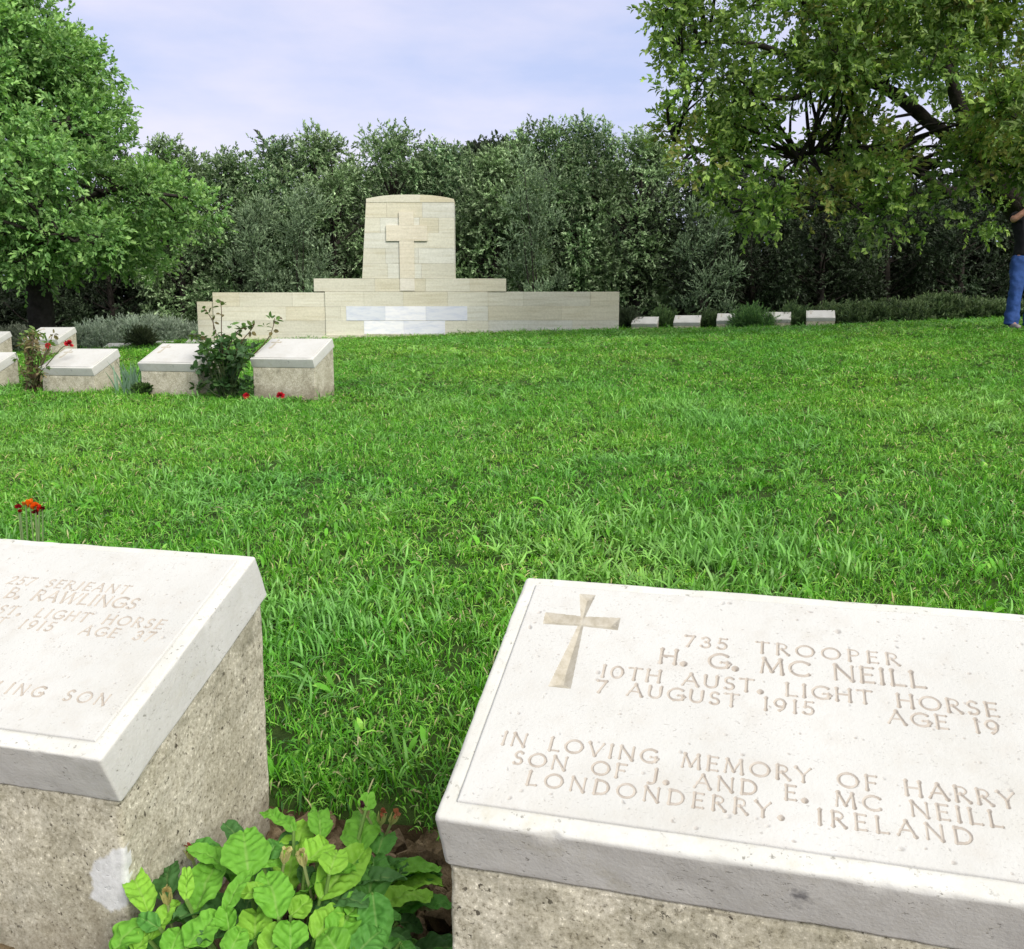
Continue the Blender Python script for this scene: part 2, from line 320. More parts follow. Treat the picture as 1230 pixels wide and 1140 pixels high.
# ------------------------------------------------------------------ incised lettering
def arc(cx, cy, rx, ry, a0, a1, n=12):
    t = np.radians(np.linspace(a0, a1, n)); return np.c_[cx + rx * np.cos(t), cy + ry * np.sin(t)]
def Lq(*p): return np.array(p, float)
K, T_ = 1.0, .72     # thick and thin strokes
G = {
 'A': (.84, [(Lq((.03, 0), (.42, 1)), T_), (Lq((.42, 1), (.81, 0)), K), (Lq((.17, .36), (.67, .36)), T_)]),
 'B': (.62, [(Lq((.1, 0), (.1, 1)), K), (np.r_[Lq((.1, 1), (.3, 1)), arc(.3, .76, .23, .24, 90, -90), Lq((.1, .52))], T_), (np.r_[Lq((.1, .52), (.32, .52)), arc(.32, .26, .27, .26, 90, -90), Lq((.1, 0))], T_)]),
 'C': (.86, [(arc(.5, .5, .45, .5, 48, 312, 22), K)]),
 'D': (.84, [(Lq((.1, 0), (.1, 1)), K), (np.r_[Lq((.1, 1), (.33, 1)), arc(.33, .5, .45, .5, 90, -90, 18), Lq((.1, 0))], K)]),
 'E': (.58, [(Lq((.1, 0), (.1, 1)), K), (Lq((.1, 1), (.53, 1)), T_), (Lq((.1, .52), (.46, .52)), T_), (Lq((.1, 0), (.55, 0)), T_)]),
 'F': (.55, [(Lq((.1, 0), (.1, 1)), K), (Lq((.1, 1), (.53, 1)), T_), (Lq((.1, .52), (.46, .52)), T_)]),
 'G': (.88, [(arc(.5, .5, .45, .5, 50, 340, 22), K), (Lq((.56, .42), (.86, .42)), T_), (Lq((.82, .42), (.82, .12)), K)]),
 'H': (.82, [(Lq((.1, 0), (.1, 1)), K), (Lq((.72, 0), (.72, 1)), K), (Lq((.1, .52), (.72, .52)), T_)]),
 'I': (.24, [(Lq((.12, 0), (.12, 1)), K)]),
 'J': (.42, [(np.r_[Lq((.26, 1), (.26, .1)), arc(.02, .1, .24, .26, 0, -110, 8)], K)]),
 'L': (.58, [(Lq((.1, 1), (.1, 0)), K), (Lq((.1, 0), (.56, 0)), T_)]),
 'M': (1.0, [(Lq((.08, 0), (.16, 1)), T_), (Lq((.16, 1), (.5, .12)), K), (Lq((.5, .12), (.84, 1)), T_), (Lq((.84, 1), (.92, 0)), K)]),
 'N': (.86, [(Lq((.1, 0), (.1, 1)), T_), (Lq((.1, 1), (.76, 0)), K), (Lq((.76, 0), (.76, 1)), T_)]),
 'O': (.98, [(arc(.49, .5, .45, .5, 0, 360, 30), K)]),
 'P': (.6, [(Lq((.1, 0), (.1, 1)), K), (np.r_[Lq((.1, 1), (.3, 1)), arc(.3, .74, .26, .26, 90, -90), Lq((.1, .48))], T_)]),
 'R': (.68, [(Lq((.1, 0), (.1, 1)), K), (np.r_[Lq((.1, 1), (.3, 1)), arc(.3, .75, .25, .25, 90, -90), Lq((.1, .5))], T_), (Lq((.3, .5), (.66, 0)), K)]),
 'S': (.56, [(np.r_[arc(.29, .75, .20, .25, 40, 270, 12)[:], arc(.28, .25, .23, .25, 90, -140, 12)], K)]),
 'T': (.72, [(Lq((.36, 0), (.36, 1)), K), (Lq((.03, 1), (.69, 1)), T_)]),
 'U': (.8, [(np.r_[Lq((.1, 1), (.1, .35)), arc(.4, .33, .3, .33, 180, 360, 12), Lq((.7, 1))], K)]),
 'V': (.82, [(Lq((.03, 1), (.41, 0)), K), (Lq((.41, 0), (.79, 1)), T_)]),
 'W': (1.2, [(Lq((.03, 1), (.33, 0)), K), (Lq((.33, 0), (.6, 1)), T_), (Lq((.6, 1), (.9, 0)), K), (Lq((.9, 0), (1.17, 1)), T_)]),
 'Y': (.74, [(Lq((.03, 1), (.37, .48)), K), (Lq((.71, 1), (.37, .48)), T_), (Lq((.37, .48), (.37, 0)), K)]),
 '0': (.7, [(arc(.35, .5, .3, .5, 0, 360, 24), K)]),
 '1': (.34, [(Lq((.2, 0), (.2, 1)), K)]),
 '2': (.56, [(np.r_[arc(.28, .74, .22, .26, 160, -30, 12), Lq((.06, 0))], K), (Lq((.06, 0), (.54, 0)), T_)]),
 '3': (.54, [(arc(.25, .76, .20, .24, 150, -90, 12), K), (arc(.25, .27, .25, .27, 90, -150, 12), K)]),
 '5': (.54, [(Lq((.14, 1), (.48, 1)), T_), (Lq((.14, 1), (.1, .55)), T_), (arc(.23, .3, .26, .31, 120, -140, 14), K)]),
 '7': (.54, [(Lq((.04, 1), (.5, 1)), K), (Lq((.5, 1), (.2, 0)), K)]),
 '9': (.6, [(arc(.3, .68, .25, .32, 0, 360, 18), K), (np.r_[Lq((.55, .66)), arc(.1, .55, .44, .55, 8, -65, 8)], K)]),
 '.': (.2, [(Lq((.1, .05), (.1, .06)), 1.5)]),
}
GW = 1.16
def layout(text, u0, u1, vb, cap):
    """segments (u,v,u,v,halfwidth0,halfwidth1) of one line between u0 and u1"""
    wd = [(.40 if ch == ' ' else G[ch][0] * GW) * cap for ch in text]
    gaps = sum(2.2 if ch == ' ' else 1 for ch in text[:-1]); extra = (u1 - u0 - sum(wd)) / gaps
    segs = []; u = u0; hw = .072 * cap + .00032
    for ch, w in zip(text, wd):
        if ch != ' ':
            for pl, k in G[ch][1]:
                n = len(pl); q = [(u + x * cap * GW, vb - y * cap) for x, y in pl]
                for i in range(n - 1):
                    h0 = h1 = hw * k
                    if n == 2:                                   # straight stroke: waist and flared ends
                        a, b = np.array(q[0]), np.array(q[1])
                        for t0, t1, f0, f1 in ((0, .16, 1.55, 1.), (.16, .84, 1., 1.), (.84, 1, 1., 1.55)):
                            p0, p1 = a + (b - a) * t0, a + (b - a) * t1; segs.append((*p0, *p1, h0 * f0, h0 * f1))
                    else:
                        segs.append((*q[i], *q[i + 1], h0 * (1.35 if i == 0 else 1), h1 * (1.35 if i == n - 2 else 1)))
        u += w + extra * (2.2 if ch == ' ' else 1)
    return segs
def axis(lo, hi, coarse, fine, flo, fhi):
    a = []
    for x0, x1, st in ((lo, flo, coarse), (flo, fhi, fine), (fhi, hi, coarse)):
        if x1 - x0 > 1e-6: a.append(np.linspace(x0, x1, max(2, int((x1 - x0) / st)), endpoint=False))
    return np.r_[np.concatenate(a), hi]
CROSS = [(.077, .031), (.098, .031), (.0925, .073), (.135, .070), (.135, .093), (.0935, .0915), (.099, .195), (.073, .195), (.0865, .0915), (.044, .093), (.042, .071), (.0865, .073)]
def poly_depth(U, V, poly):
    P = np.array(poly); inside = np.zeros(U.shape, bool); d = np.full(U.shape, 9.)
    for i in range(len(P)):
        a, b = P[i], P[(i + 1) % len(P)]; ab = b - a
        t = np.clip(((U - a[0]) * ab[0] + (V - a[1]) * ab[1]) / (ab @ ab), 0, 1)
        d = np.minimum(d, np.hypot(U - a[0] - t * ab[0], V - a[1] - t * ab[1]))
        cr = ((a[1] > V) != (b[1] > V)) & (U < (b[0] - a[0]) * (V - a[1]) / (b[1] - a[1] + 1e-12) + a[0]); inside ^= cr
    return np.where(inside, d, 0)

SW, SD, ST = .5578, .38, .075
PAINT = [(0.0, .036), (.006, .048), (.004, .07), (.012, .088), (.03, .096), (.038, .106), (.06, .112), (.06, .06), (.053, .035), (.044, .028), (.028, .022), (.02, .03)]
RISE = .003
def slab_pt(u, v, w, al, H):
    """slab coordinates (along, down the slope, above the face) to marker-local xyz"""
    ca, sa = math.cos(al), math.sin(al)
    return np.stack([u + 0 * v, -v * ca - w * sa + 0 * u, H - v * sa + w * ca + 0 * u], -1)

def rbox(dx, dy, dz, r, step, nz_amp, seed, chips=0):
    """rounded worn box on [0,dx]x[0,dy]x[0,dz] as welded quads"""
    V, Q, n = [], [], 0
    def ax(L):
        k = max(3, int(L / step)); a = np.linspace(0, L, k + 1); e = np.array([r * .35, r * .8]); return np.unique(np.round(np.r_[a[(a > r) & (a < L - r)], 0, L, e, L - e, r, L - r], 5))
    X, Y, Z = ax(dx), ax(dy), ax(dz)
    for (A, B, mk, fl) in ((X, Y, lambda a, b: (a, b, 0 * a), 1), (X, Y, lambda a, b: (a, b, 0 * a + dz), 0), (X, Z, lambda a, b: (a, 0 * a, b), 0), (X, Z, lambda a, b: (a, 0 * a + dy, b), 1), (Y, Z, lambda a, b: (0 * a, a, b), 1), (Y, Z, lambda a, b: (0 * a + dx, a, b), 0)):
        a, b = np.meshgrid(A, B, indexing='ij'); P = np.stack(mk(a, b), -1); I = np.arange(a.size).reshape(a.shape) + n
        F = np.stack([I[:-1, :-1], I[1:, :-1], I[1:, 1:], I[:-1, 1:]], -1).reshape(-1, 4)
        if fl: F = F[:, ::-1]
        V.append(P.reshape(-1, 3)); Q.append(F); n += a.size
    V = np.concatenate(V); Q = np.concatenate(Q)
    key = np.round(V / 1e-5).astype(np.int64); _, idx, inv = np.unique(key, axis=0, return_index=True, return_inverse=True)
    inv = inv.ravel(); V = V[idx]; Q = inv[Q]
    rr = r * (1 + .35 * vnoise(V, 14, seed))[:, None]
    lim = np.array([dx, dy, dz]); C = np.minimum(np.maximum(V, np.minimum(rr, lim / 2)), lim - np.minimum(rr, lim / 2))
    D = V - C; L = np.linalg.norm(D, axis=1, keepdims=True); V = np.where(L > 1e-9, C + D / np.maximum(L, 1e-9) * np.minimum(L, rr), V)
    cen = lim / 2; out = nrm((V - cen) / lim)
    V = V + out * (nz_amp * fbm(V, 30, 4, seed + 5))[:, None]
    g = np.random.default_rng(seed)
    for _ in range(chips):                                # flakes broken off the arrises
        e = np.array([g.uniform(0, dx), 0., dz]) if g.random() < .7 else np.array([g.choice([0, dx]), g.uniform(0, dy), dz]); rad = g.uniform(.004, .011)
        d = np.linalg.norm(V - e, axis=1); V = V + (cen - e) / np.linalg.norm(cen - e) * (np.clip(1 - d / rad, 0, 1) * rad * .35)[:, None]
    return V, Q

def build_marker(root, al, H, lines, cross, seed, detail, margin=(.018, .538, .019, .359), fine=None, inx=.004, foot=-.07, SW=.5578, paint=False):
    """one pedestal grave marker: concrete plinth, limestone slab with raised face, incised cross and lettering"""
    # plinth
    ca, sa = math.cos(al), math.sin(al); y1 = ST * sa - .012; y0 = -SD * ca + ST * sa + .002; step = .006 if detail else .06
    V, Q = rbox(SW - 2 * inx, y1 - y0, 1.0, .006 if detail else .008, step, 0, seed)
    t = V[:, 2]; yy = V[:, 1] + y0; top = H - ST * ca + (yy - ST * sa) * math.tan(al) - .001
    P = np.stack([V[:, 0] + inx, yy, foot + (top - foot) * t], -1)
    if detail:
        o = nrm((V - [SW / 2, (y1 - y0) / 2, .5]) * [1, 1, 0]); P += o * ((.0014 * fbm(P, 22, 3, seed) + .0006 * vnoise(P, 110, seed + 3)) * (t < .985))[:, None]
    pa = None
    if paint:
        pl = np.array(PAINT) + [SW - inx - .054, .083]; d = poly_depth(P[:, 0], P[:, 2], pl); e = np.full(len(P), 9.)
        for i in range(len(pl)):
            a, b = pl[i], pl[(i + 1) % len(pl)]; t = np.clip(((P[:, [0, 2]] - a) @ (b - a)) / ((b - a) @ (b - a)), 0, 1); e = np.minimum(e, np.linalg.norm(P[:, [0, 2]] - a - t[:, None] * (b - a), axis=1))
        pa = {'paint': np.where(P[:, 1] < y0 + .012, np.where(d > 0, d, -e), -.05)}
    meshnp('plinth', P, Q, m_conc_p if paint else m_conc, root, smooth=True, attrs=pa)
    # slab body
    V, Q = rbox(SW, SD, ST, (.0055 if seed == 1 else .0032) if detail else .004, .006 if detail else .06, .0007 if detail else 0, seed + 20, chips=16 if detail else 0)
    pu0, pu1, pv0, pv1 = margin; sv = SD - V[:, 1]; inn = (V[:, 2] > ST - .004) & (V[:, 0] > pu0 + .005) & (V[:, 0] < pu1 - .005) & (sv > pv0 + .005) & (sv < pv1 - .005); V[inn, 2] -= .010
    slab = meshnp('slab', slab_pt(V[:, 0], SD - V[:, 1], V[:, 2] - ST, al, H), Q, m_slab, root, smooth=True)
    # raised face
    u0, u1, v0, v1 = margin; fu = fine or (u0, u1)
    ua = axis(u0, u1, .006 if detail else .02, .00062 if detail else .006, max(u0, fu[0]), min(u1, fu[1])) if detail else np.linspace(u0, u1, 70)
    va = np.linspace(v0, v1, 560) if detail else np.linspace(v0, v1, 46)
    U, Vv = np.meshgrid(ua, va); h = np.zeros(U.shape); ins = np.zeros(U.shape, np.int8)
    for li, ln in enumerate(lines):
        for (a, b, c, d, h0, h1) in layout(*ln):
            m = max(h0, h1) * 1.3; iu = np.searchsorted(ua, [min(a, c) - m, max(a, c) + m]); iv = np.searchsorted(va, [min(b, d) - m, max(b, d) + m])
            sl = (slice(iv[0], iv[1]), slice(iu[0], iu[1])); x, y = U[sl], Vv[sl]
            if x.size == 0: continue
            dx, dy = c - a, d - b; q = dx * dx + dy * dy + 1e-12; t = np.clip(((x - a) * dx + (y - b) * dy) / q, 0, 1)
            dd = np.hypot(x - a - t * dx, y - b - t * dy); dep = np.clip(h0 + (h1 - h0) * t - dd, 0, None) * 1.0
            h[sl] = np.minimum(h[sl], -dep); ins[sl][dep > .0001] = li + 1
    cr = np.zeros(U.shape, bool)
    if cross:
        dep = np.minimum(poly_depth(U, Vv, CROSS) * .55, .0055); cr = dep > .0002; h = np.minimum(h, -dep)
    pit = np.zeros(U.shape)
    if detail:
        P2 = np.stack([U, Vv], -1); h += .00012 * fbm(P2, 60, 3, seed)
        g = np.random.default_rng(seed + 50)
        for _ in range(520):
            a, b = g.uniform(u0 + .004, u1 - .004), g.uniform(v0 + .004, v1 - .004); r1 = g.gamma(2., .00055) + .0005; r2 = r1 * g.uniform(.35, .9); th = g.normal(0.1, .5)
            m = r1 * 1.2; iu = np.searchsorted(ua, [a - m, a + m]); iv = np.searchsorted(va, [b - m, b + m]); sl = (slice(iv[0], iv[1]), slice(iu[0], iu[1]))
            x, y = U[sl] - a, Vv[sl] - b; e = np.hypot((x * math.cos(th) + y * math.sin(th)) / r1, (-x * math.sin(th) + y * math.cos(th)) / r2)
            k = np.clip(1 - e, 0, 1); h[sl] -= k * r1 * .5; pit[sl] = np.maximum(pit[sl], np.clip(k * 2.0, 0, 1) * g.uniform(.2, .8))
        # worn rim of the raised face
        de = np.minimum(np.minimum(U - u0, u1 - U), np.minimum(Vv - v0, v1 - Vv)); h -= .0012 * np.clip(1 - de / .0022, 0, 1) ** 2
    n0, n1 = U.shape; I = np.arange(n0 * n1).reshape(n0, n1)
    F = np.stack([I[:-1, :-1], I[1:, :-1], I[1:, 1:], I[:-1, 1:]], -1).reshape(-1, 4)
    top = slab_pt(U, Vv, RISE + h, al, H).reshape(-1, 3); pitf = pit.ravel()
    lid = ins.ravel()[F]; insf = (lid > 0).sum(1) >= 2; lid = lid.max(1); crf = (cr.ravel()[F].sum(1) >= 2) & ~insf
    def sub(name, sel, mat, parent, rim=False):
        f = F[sel]
        used, invx = np.unique(f, return_inverse=True); f = invx.reshape(-1, 4); VV = top[used]; pa = pitf[used]; Fs = [f]
        if rim:
            ring = np.r_[I[0, :], I[1:, -1], I[-1, -2::-1], I[-2:0:-1, 0]]; low = slab_pt(U.ravel()[ring], Vv.ravel()[ring], np.full(len(ring), -.002), al, H)
            mp_ = {k: i for i, k in enumerate(used)}; r0 = np.array([mp_[k] for k in ring]); b0 = len(VV); m = len(ring)
            VV = np.concatenate([VV, low]); pa = np.r_[pa, np.zeros(m)]; j = np.arange(m); j2 = (j + 1) % m
            Fs.append(np.stack([r0[j], r0[j2], b0 + j2, b0 + j], -1))
        return meshnp(name, VV, np.concatenate(Fs), mat, parent, smooth=True, attrs={'pit': pa})
    face = sub('inscribed_face', ~(insf | crf), m_panel, slab, True)
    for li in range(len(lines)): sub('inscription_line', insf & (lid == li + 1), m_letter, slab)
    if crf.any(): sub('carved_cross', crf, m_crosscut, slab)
    return slab

H0 = .475
RC = np.array([.01815, 1.16222, -.3168 + EYE]); LC = np.array([-.37673, 1.31361, -.32763 + EYE])
r = empty('grave_marker', (RC[0], RC[1], RC[2] - H0), -.2736, 'large cream stone grave marker with an incised cross and trooper inscription, right foreground', 'grave marker', 'pedestal grave markers')
build_marker(r, .402, H0, [('735 TROOPER', .214, .443, .109, .0172), ('H. G. MC NEILL', .188, .466, .140, .0222), ('10TH AUST. LIGHT HORSE', .126, .530, .171, .0178),
    ('7 AUGUST 1915', .126, .354, .195, .0172), ('AGE 19', .425, .527, .195, .0172), ('IN LOVING MEMORY OF HARRY', .042, .526, .283, .0165), ('SON OF J. AND E. MC NEILL', .060, .511, .306, .0160), ('LONDONDERRY. IRELAND', .080, .484, .329, .0160)],
    True, 1, True, margin=(.018, .586, .019, .359), SW=.605)
exL = np.array([math.cos(-.26547), math.sin(-.26547)])
r = empty('grave_marker', (LC[0] - SW * exL[0], LC[1] - SW * exL[1], LC[2] - H0), -.26547, 'cut-off stone grave marker on a bare concrete plinth with a whitewash patch, left foreground', 'grave marker', 'pedestal grave markers')
build_marker(r, .418, H0, [('257 SERJEANT', .203, .409, .107, .0165), ('B. RAWLINGS', .222, .440, .136, .021), ('AUST. LIGHT HORSE', .192, .505, .169, .0168),
    ('AUGUST 1915', .146, .346, .193, .0165), ('AGE 37', .392, .503, .193, .0165), ('LING SON', .345, .512, .305, .0165)],
    False, 2, True, margin=(.020, .536, .016, .357), fine=(.12, .536), paint=True)
# the further markers: one model copied with its parts
proto = None
def marker(px, py, Y, label, corner='BL', rz=-.28):
    """px,py = the slab's back-left top corner"""
    global proto
    P = at(px, py, Y)
    if proto is None:
        proto = empty('grave_marker', (0, 0, 0)); build_marker(proto, .43, H0, [], True, 3, False, foot=-.25); o = proto
    else:
        o = proto.copy(); COL.objects.link(o)
        for ch in list(proto.children):
            c = ch.copy(); COL.objects.link(c); c.parent = o
            for g in ch.children: d = g.copy(); COL.objects.link(d); d.parent = c
    o.location = (P[0], P[1], P[2] - H0); o.rotation_euler = (0, 0, rz); tag(o, label, 'grave marker', 'pedestal grave markers'); return o
marker(326, 406.5, 7.70, 'white slab grave marker at the right end of the left-hand row, beside the rose bush')
marker(195, 412.4, 8.03, 'white slab grave marker between the iris leaves and the dark rose bush')
marker(79, 418.5, 8.36, 'white slab grave marker between the yellowed flower bush and the iris leaves')
marker(-39, 422.5, 8.69, 'white slab grave marker cut by the left edge, left of the yellowed flower bush')
marker(49, 393, 12.6, 'smaller white grave marker behind the yellowed flower bush, red bloom before it')
marker(-27, 398, 12.9, 'smaller white grave marker at the left edge, behind the front row')
marker(131, 412, 19.6, 'flat white marker top at the lavender bank, nearest the small marker on the left')
marker(181, 409.5, 19.3, 'flat white marker top at the lavender bank, right of the small dark bush')
marker(227, 407.2, 19.0, 'flat white marker top at the lavender bank, closest to the memorial wall')
for i, (px, py) in enumerate(((761, 380.5), (811, 378.8), (862, 376.5), (917, 374.8), (968.5, 372.8))):
    marker(px, py, 20.5 - .3 * i, ['pale grave marker beside the right end of the memorial wall', 'pale grave marker second from the memorial wall, in the far right row', 'pale grave marker against the left side of the bright round shrub, far right row',
      'pale grave marker between the bright round shrub and the dark shrub, far right row', 'pale grave marker at the open right end of the far right row'][i])

# ------------------------------------------------------------------ memorial
M = Mat('memorial_stone', .85, .2); v = M.coords(); c = M.attr()
band = M.node('ShaderNodeMapping'); band.inputs['Scale'].default_value = (.6, 1, 9); M.link(v, band.inputs[0])
c = M.mix(1.0, c, M.ramp(M.noise(band.outputs[0], 2.2, 5, .6), [(.25, (.86, .83, .74)), (.5, (1.02, 1.02, 1)), (.75, (1.12, 1.12, 1.1))]), 'MULTIPLY')
c = M.mix(1.0, c, M.ramp(M.noise(v, 30, 4), [(.3, (.9, .9, .88)), (.7, (1.06, 1.05, 1.04))]), 'MULTIPLY')
M.base(c); M.bump(M.noise(v, 60, 4), .4, .006); m_mem = M.m
M = Mat('memorial_marble', .55, .35); v = M.coords(); c = M.attr()
mpn = M.node('ShaderNodeMapping'); mpn.inputs['Rotation'].default_value = (0, .6, 0); mpn.inputs['Scale'].default_value = (1.2, 1, 5); M.link(v, mpn.inputs[0])
M.base(M.mix(1.0, c, M.ramp(M.noise(mpn.outputs[0], 2.5, 6, .65), [(.35, (.82, .85, .92)), (.55, (1, 1, 1))]), 'MULTIPLY')); m_marble = M.m
MEM = empty('memorial', tuple(at(492, 404, 18.7)), math.radians(.9), 'pale stone memorial wall with a tall central pylon bearing a raised cross', 'memorial')
SC, SCZ = .01664, .01612
def mx_(px): return (px - 490) * SC
def mz_(py): return (405 - py) * SCZ
def stone_col():
    b = np.array([.61, .605, .525]) * rng.uniform(.95, 1.04); k = rng.random()
    if k < .22: b = np.array([.60, .58, .475])
    elif k < .48: b = np.array([.615, .625, .575])
    return b * rng.uniform(.96, 1.04)
def blocks(name, x0, x1, z0, z1, depth, yf, ch, bw, topfn=None, edge=None, holes=()):
    """coursed ashlar: every block a bevelled box with its own tone, front face near y = yf"""
    mb = MB(); z = z0; k = 0; nC = max(1, round((z1 - z0) / ch)); ch = (z1 - z0) / nC
    box(mb, x0 + .03, x1 - .03, yf + .02, yf + depth - .02, z0, z1 - .02, (.40, .37, .29)) if edge is None else None
    for k in range(nC):
        za, zb = z0 + k * ch, z0 + (k + 1) * ch; xl, xr = (x0, x1) if edge is None else (edge(za), x1)
        x = xl; first = True
        while x < xr - .01:
            w = bw * rng.uniform(.6, 1.4) * (.55 if first and k % 2 else 1); first = False; xe = x + w
            if xr - xe < bw * .45: xe = xr
            if not any(hz0 - .01 < (za + zb) / 2 < hz1 + .01 and hx0 - .01 < (x + min(xe, xr)) / 2 < hx1 + .01 for hx0, hx1, hz0, hz1 in holes):
                j = .0015; f = yf + rng.uniform(-.003, .003)
                XA, XB = x + (j if x > xl else 0), xe - (j if xe < xr else 0)
                xa2 = edge(zb) if edge is not None and x == xl else XA
                V = np.array([(XA, f, za + j), (XB, f, za + j), (XB, f, zb - j), (xa2, f, zb - j), (XA, yf + depth, za + j), (XB, yf + depth, za + j), (XB, yf + depth, zb - j), (xa2, yf + depth, zb - j)])
                if topfn is not None and k == nC - 1:
                    for i in (2, 3, 6, 7): V[i, 2] = topfn(V[i, 0])
                mb.add(V, [(0, 1, 2, 3), (5, 4, 7, 6), (4, 0, 3, 7), (1, 5, 6, 2), (3, 2, 6, 7), (4, 5, 1, 0)], None, stone_col())
            x = xe
    return mb.build(name, m_mem, MEM)
hl = [(mx_(412), mx_(562), mz_(386), mz_(368)), (mx_(435), mx_(533), mz_(402), mz_(386))]
blocks('wing_wall', mx_(254), mx_(389) - .002, -.25, mz_(351), .55, .06, .32, 1.1)
blocks('wing_wall', mx_(585) + .002, mx_(744), -.25, mz_(350), .55, .06, .32, 1.1)
blocks('end_pier', mx_(234), mx_(254) - .002, -.4, mz_(362), .5, .10, .33, .6)
blocks('central_wall', mx_(389), mx_(585), mz_(404), mz_(350), .7, .03, .306, .8)
blocks('footing', mx_(386), mx_(588), -.3, mz_(404) - .002, .8, -.02, .3, 1.2)
blocks('shoulder_course', mx_(376), mx_(607), mz_(350) + .002, mz_(334), .66, .042, .28, .9)
pyl0 = mz_(334) + .002; pt = mz_(240)
def ledge(z): return mx_(434) + (mx_(441) - mx_(434)) * (z - pyl0) / (pt - pyl0)
def ptop(x): q = (x - mx_(493)) / (mx_(545) - mx_(493)); return mz_(233.5) - (mz_(233.5) - mz_(238.5)) * abs(q) ** 2.6
blocks('pylon', mx_(434), mx_(545), pyl0, pt - .04, .51, .056, .30, .62, edge=ledge)
mb = MB(); xs = np.linspace(ledge(pt), mx_(545), 14)                 # arched cap stone
for i in range(13):
    a, b = xs[i], xs[i + 1]; V = [(a, .05, pt - .038), (b, .05, pt - .038), (b, .05, ptop(b)), (a, .05, ptop(a)), (a, .57, pt - .038), (b, .57, pt - .038), (b, .57, ptop(b)), (a, .57, ptop(a))]
    Q = [(0, 1, 2, 3), (5, 4, 7, 6), (3, 2, 6, 7), (4, 5, 1, 0)] + ([(4, 0, 3, 7)] if i == 0 else []) + ([(1, 5, 6, 2)] if i == 12 else [])
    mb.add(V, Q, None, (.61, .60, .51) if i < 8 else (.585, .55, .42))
mb.build('arched_cap', m_mem, MEM)
mb = MB(); yf = .05 - .03                                           # raised latin cross, mitred blocks butted end to end
for (a, b, c, d) in ((479.5, 497, 289, 334), (464, 513, 270, 289), (479.5, 505 - 8, 254, 270)):
    V0 = mb.n; box(mb, mx_(a), mx_(b), yf, .048, mz_(c) + .001 if c != 334 else pyl0, mz_(d) if False else mz_(c), (.66, .62, .50)) if False else None
    zlo, zhi = (mz_(d), mz_(c)); box(mb, mx_(a), mx_(b), yf, .046, zlo + .0015, zhi - .0015, (.66, .625, .53))
box(mb, mx_(479.5), mx_(497), yf + .002, .04, mz_(349), mz_(334) - .001, (.70, .68, .62))
mb.build('raised_cross', m_mem, MEM)
mb = MB()
for (a, b, c, d, col) in ((414, 461, 368, 385.5, (.69, .725, .78)), (461, 510, 368, 385.5, (.86, .87, .9)), (510, 560, 368, 385.5, (.69, .72, .78)), (435, 483, 386, 402, (.88, .89, .91)), (483, 533, 386, 402, (.78, .80, .85))):
    box(mb, mx_(a) + .001, mx_(b) - .001,   .021, .07, mz_(d), mz_(c), col)
tag(mb.build('marble_panel', m_marble, MEM), 'white and blue-grey marble blocks set into the stone base')

# ------------------------------------------------------------------ foliage
def leaves(puffs, llen, lwid, per=9, slen=.35, up=.35, spread=55, base=(.07, .13, .03), young=(.12, .19, .05), alt=None, altp=0., inner=.9, g=rng, puffvar=.16):
    """puffs: rows (x,y,z,r,nshoots).  Leafy shoots fill each puff; returns verts, tris, colours"""
    pf = np.asarray(puffs, float); n = pf[:, 4].astype(int); idx = np.repeat(np.arange(len(pf)), n); ns = len(idx)
    rd = nrm(g.normal(size=(ns, 3))); st = pf[idx, :3] + rd * (pf[idx, 3] * g.random(ns) ** .45 * inner)[:, None]
    sd = nrm(rd * .8 + [0, 0, up] + .55 * g.normal(size=(ns, 3))); sl = slen * g.uniform(.5, 1.2, ns)
    tt = np.linspace(.15, 1, per)
    sidx = np.repeat(np.arange(ns), per); t = np.tile(tt, ns); m = len(sidx)
    d = sd[sidx]; pos = st[sidx] + d * (sl[sidx] * t)[:, None]; pos[:, 2] -= .12 * sl[sidx] * t * t
    pr = nrm(np.cross(d, nrm(g.normal(size=(m, 3))))); ph = np.radians(spread * g.uniform(.5, 1.25, m) * (1.15 - .65 * t))
    ld = nrm(d * np.cos(ph)[:, None] + pr * np.sin(ph)[:, None]); nn = nrm(np.cross(np.cross(ld, d + [0, 0, .8]), ld) + .55 * g.normal(size=(m, 3)))
    wd = nrm(np.cross(ld, nn)); nn = np.cross(wd, ld); L = llen * g.uniform(.6, 1.25, m); w = lwid * L / llen * g.uniform(.8, 1.2, m)
    a = pos; b = pos + ld * (L * .5)[:, None] + wd * (w * .5)[:, None] + nn * (w * .16)[:, None]; c = pos + ld * L[:, None] - nn * (L * .12)[:, None]
    e = pos + ld * (L * .5)[:, None] - wd * (w * .5)[:, None] + nn * (w * .16)[:, None]
    V = np.stack([a, b, c, e], 1).reshape(-1, 3); q = np.arange(m) * 4; T = np.stack([np.stack([q, q + 1, q + 2], -1), np.stack([q, q + 2, q + 3], -1)], 1).reshape(-1, 3)
    base, young = np.array(base), np.array(young); pvar = (1 + puffvar * g.normal(size=len(pf)))[idx][sidx]
    cc = base + (young - base) * (np.clip(t * 1.3 - .5 + .3 * g.normal(size=m), 0, 1))[:, None]
    if alt is not None:
        pk = (g.random(len(pf)) < altp)[idx][sidx] & (g.random(m) < .55); cc = np.where(pk[:, None], np.array(alt) * g.uniform(.8, 1.2, (m, 1)), cc)
    cc = cc * (np.clip(pvar, .6, 1.5) * g.uniform(.75, 1.25, m))[:, None]
    return V, T, np.repeat(np.clip(cc, .004, 1), 4, 0)
def foliage(name, puffs, mat, parent=None, **kw):
    V, T, C = leaves(puffs, **kw); return meshnp(name, V, T, mat, parent, C)
def local(P, o): return np.asarray(P, float) - np.array(o)

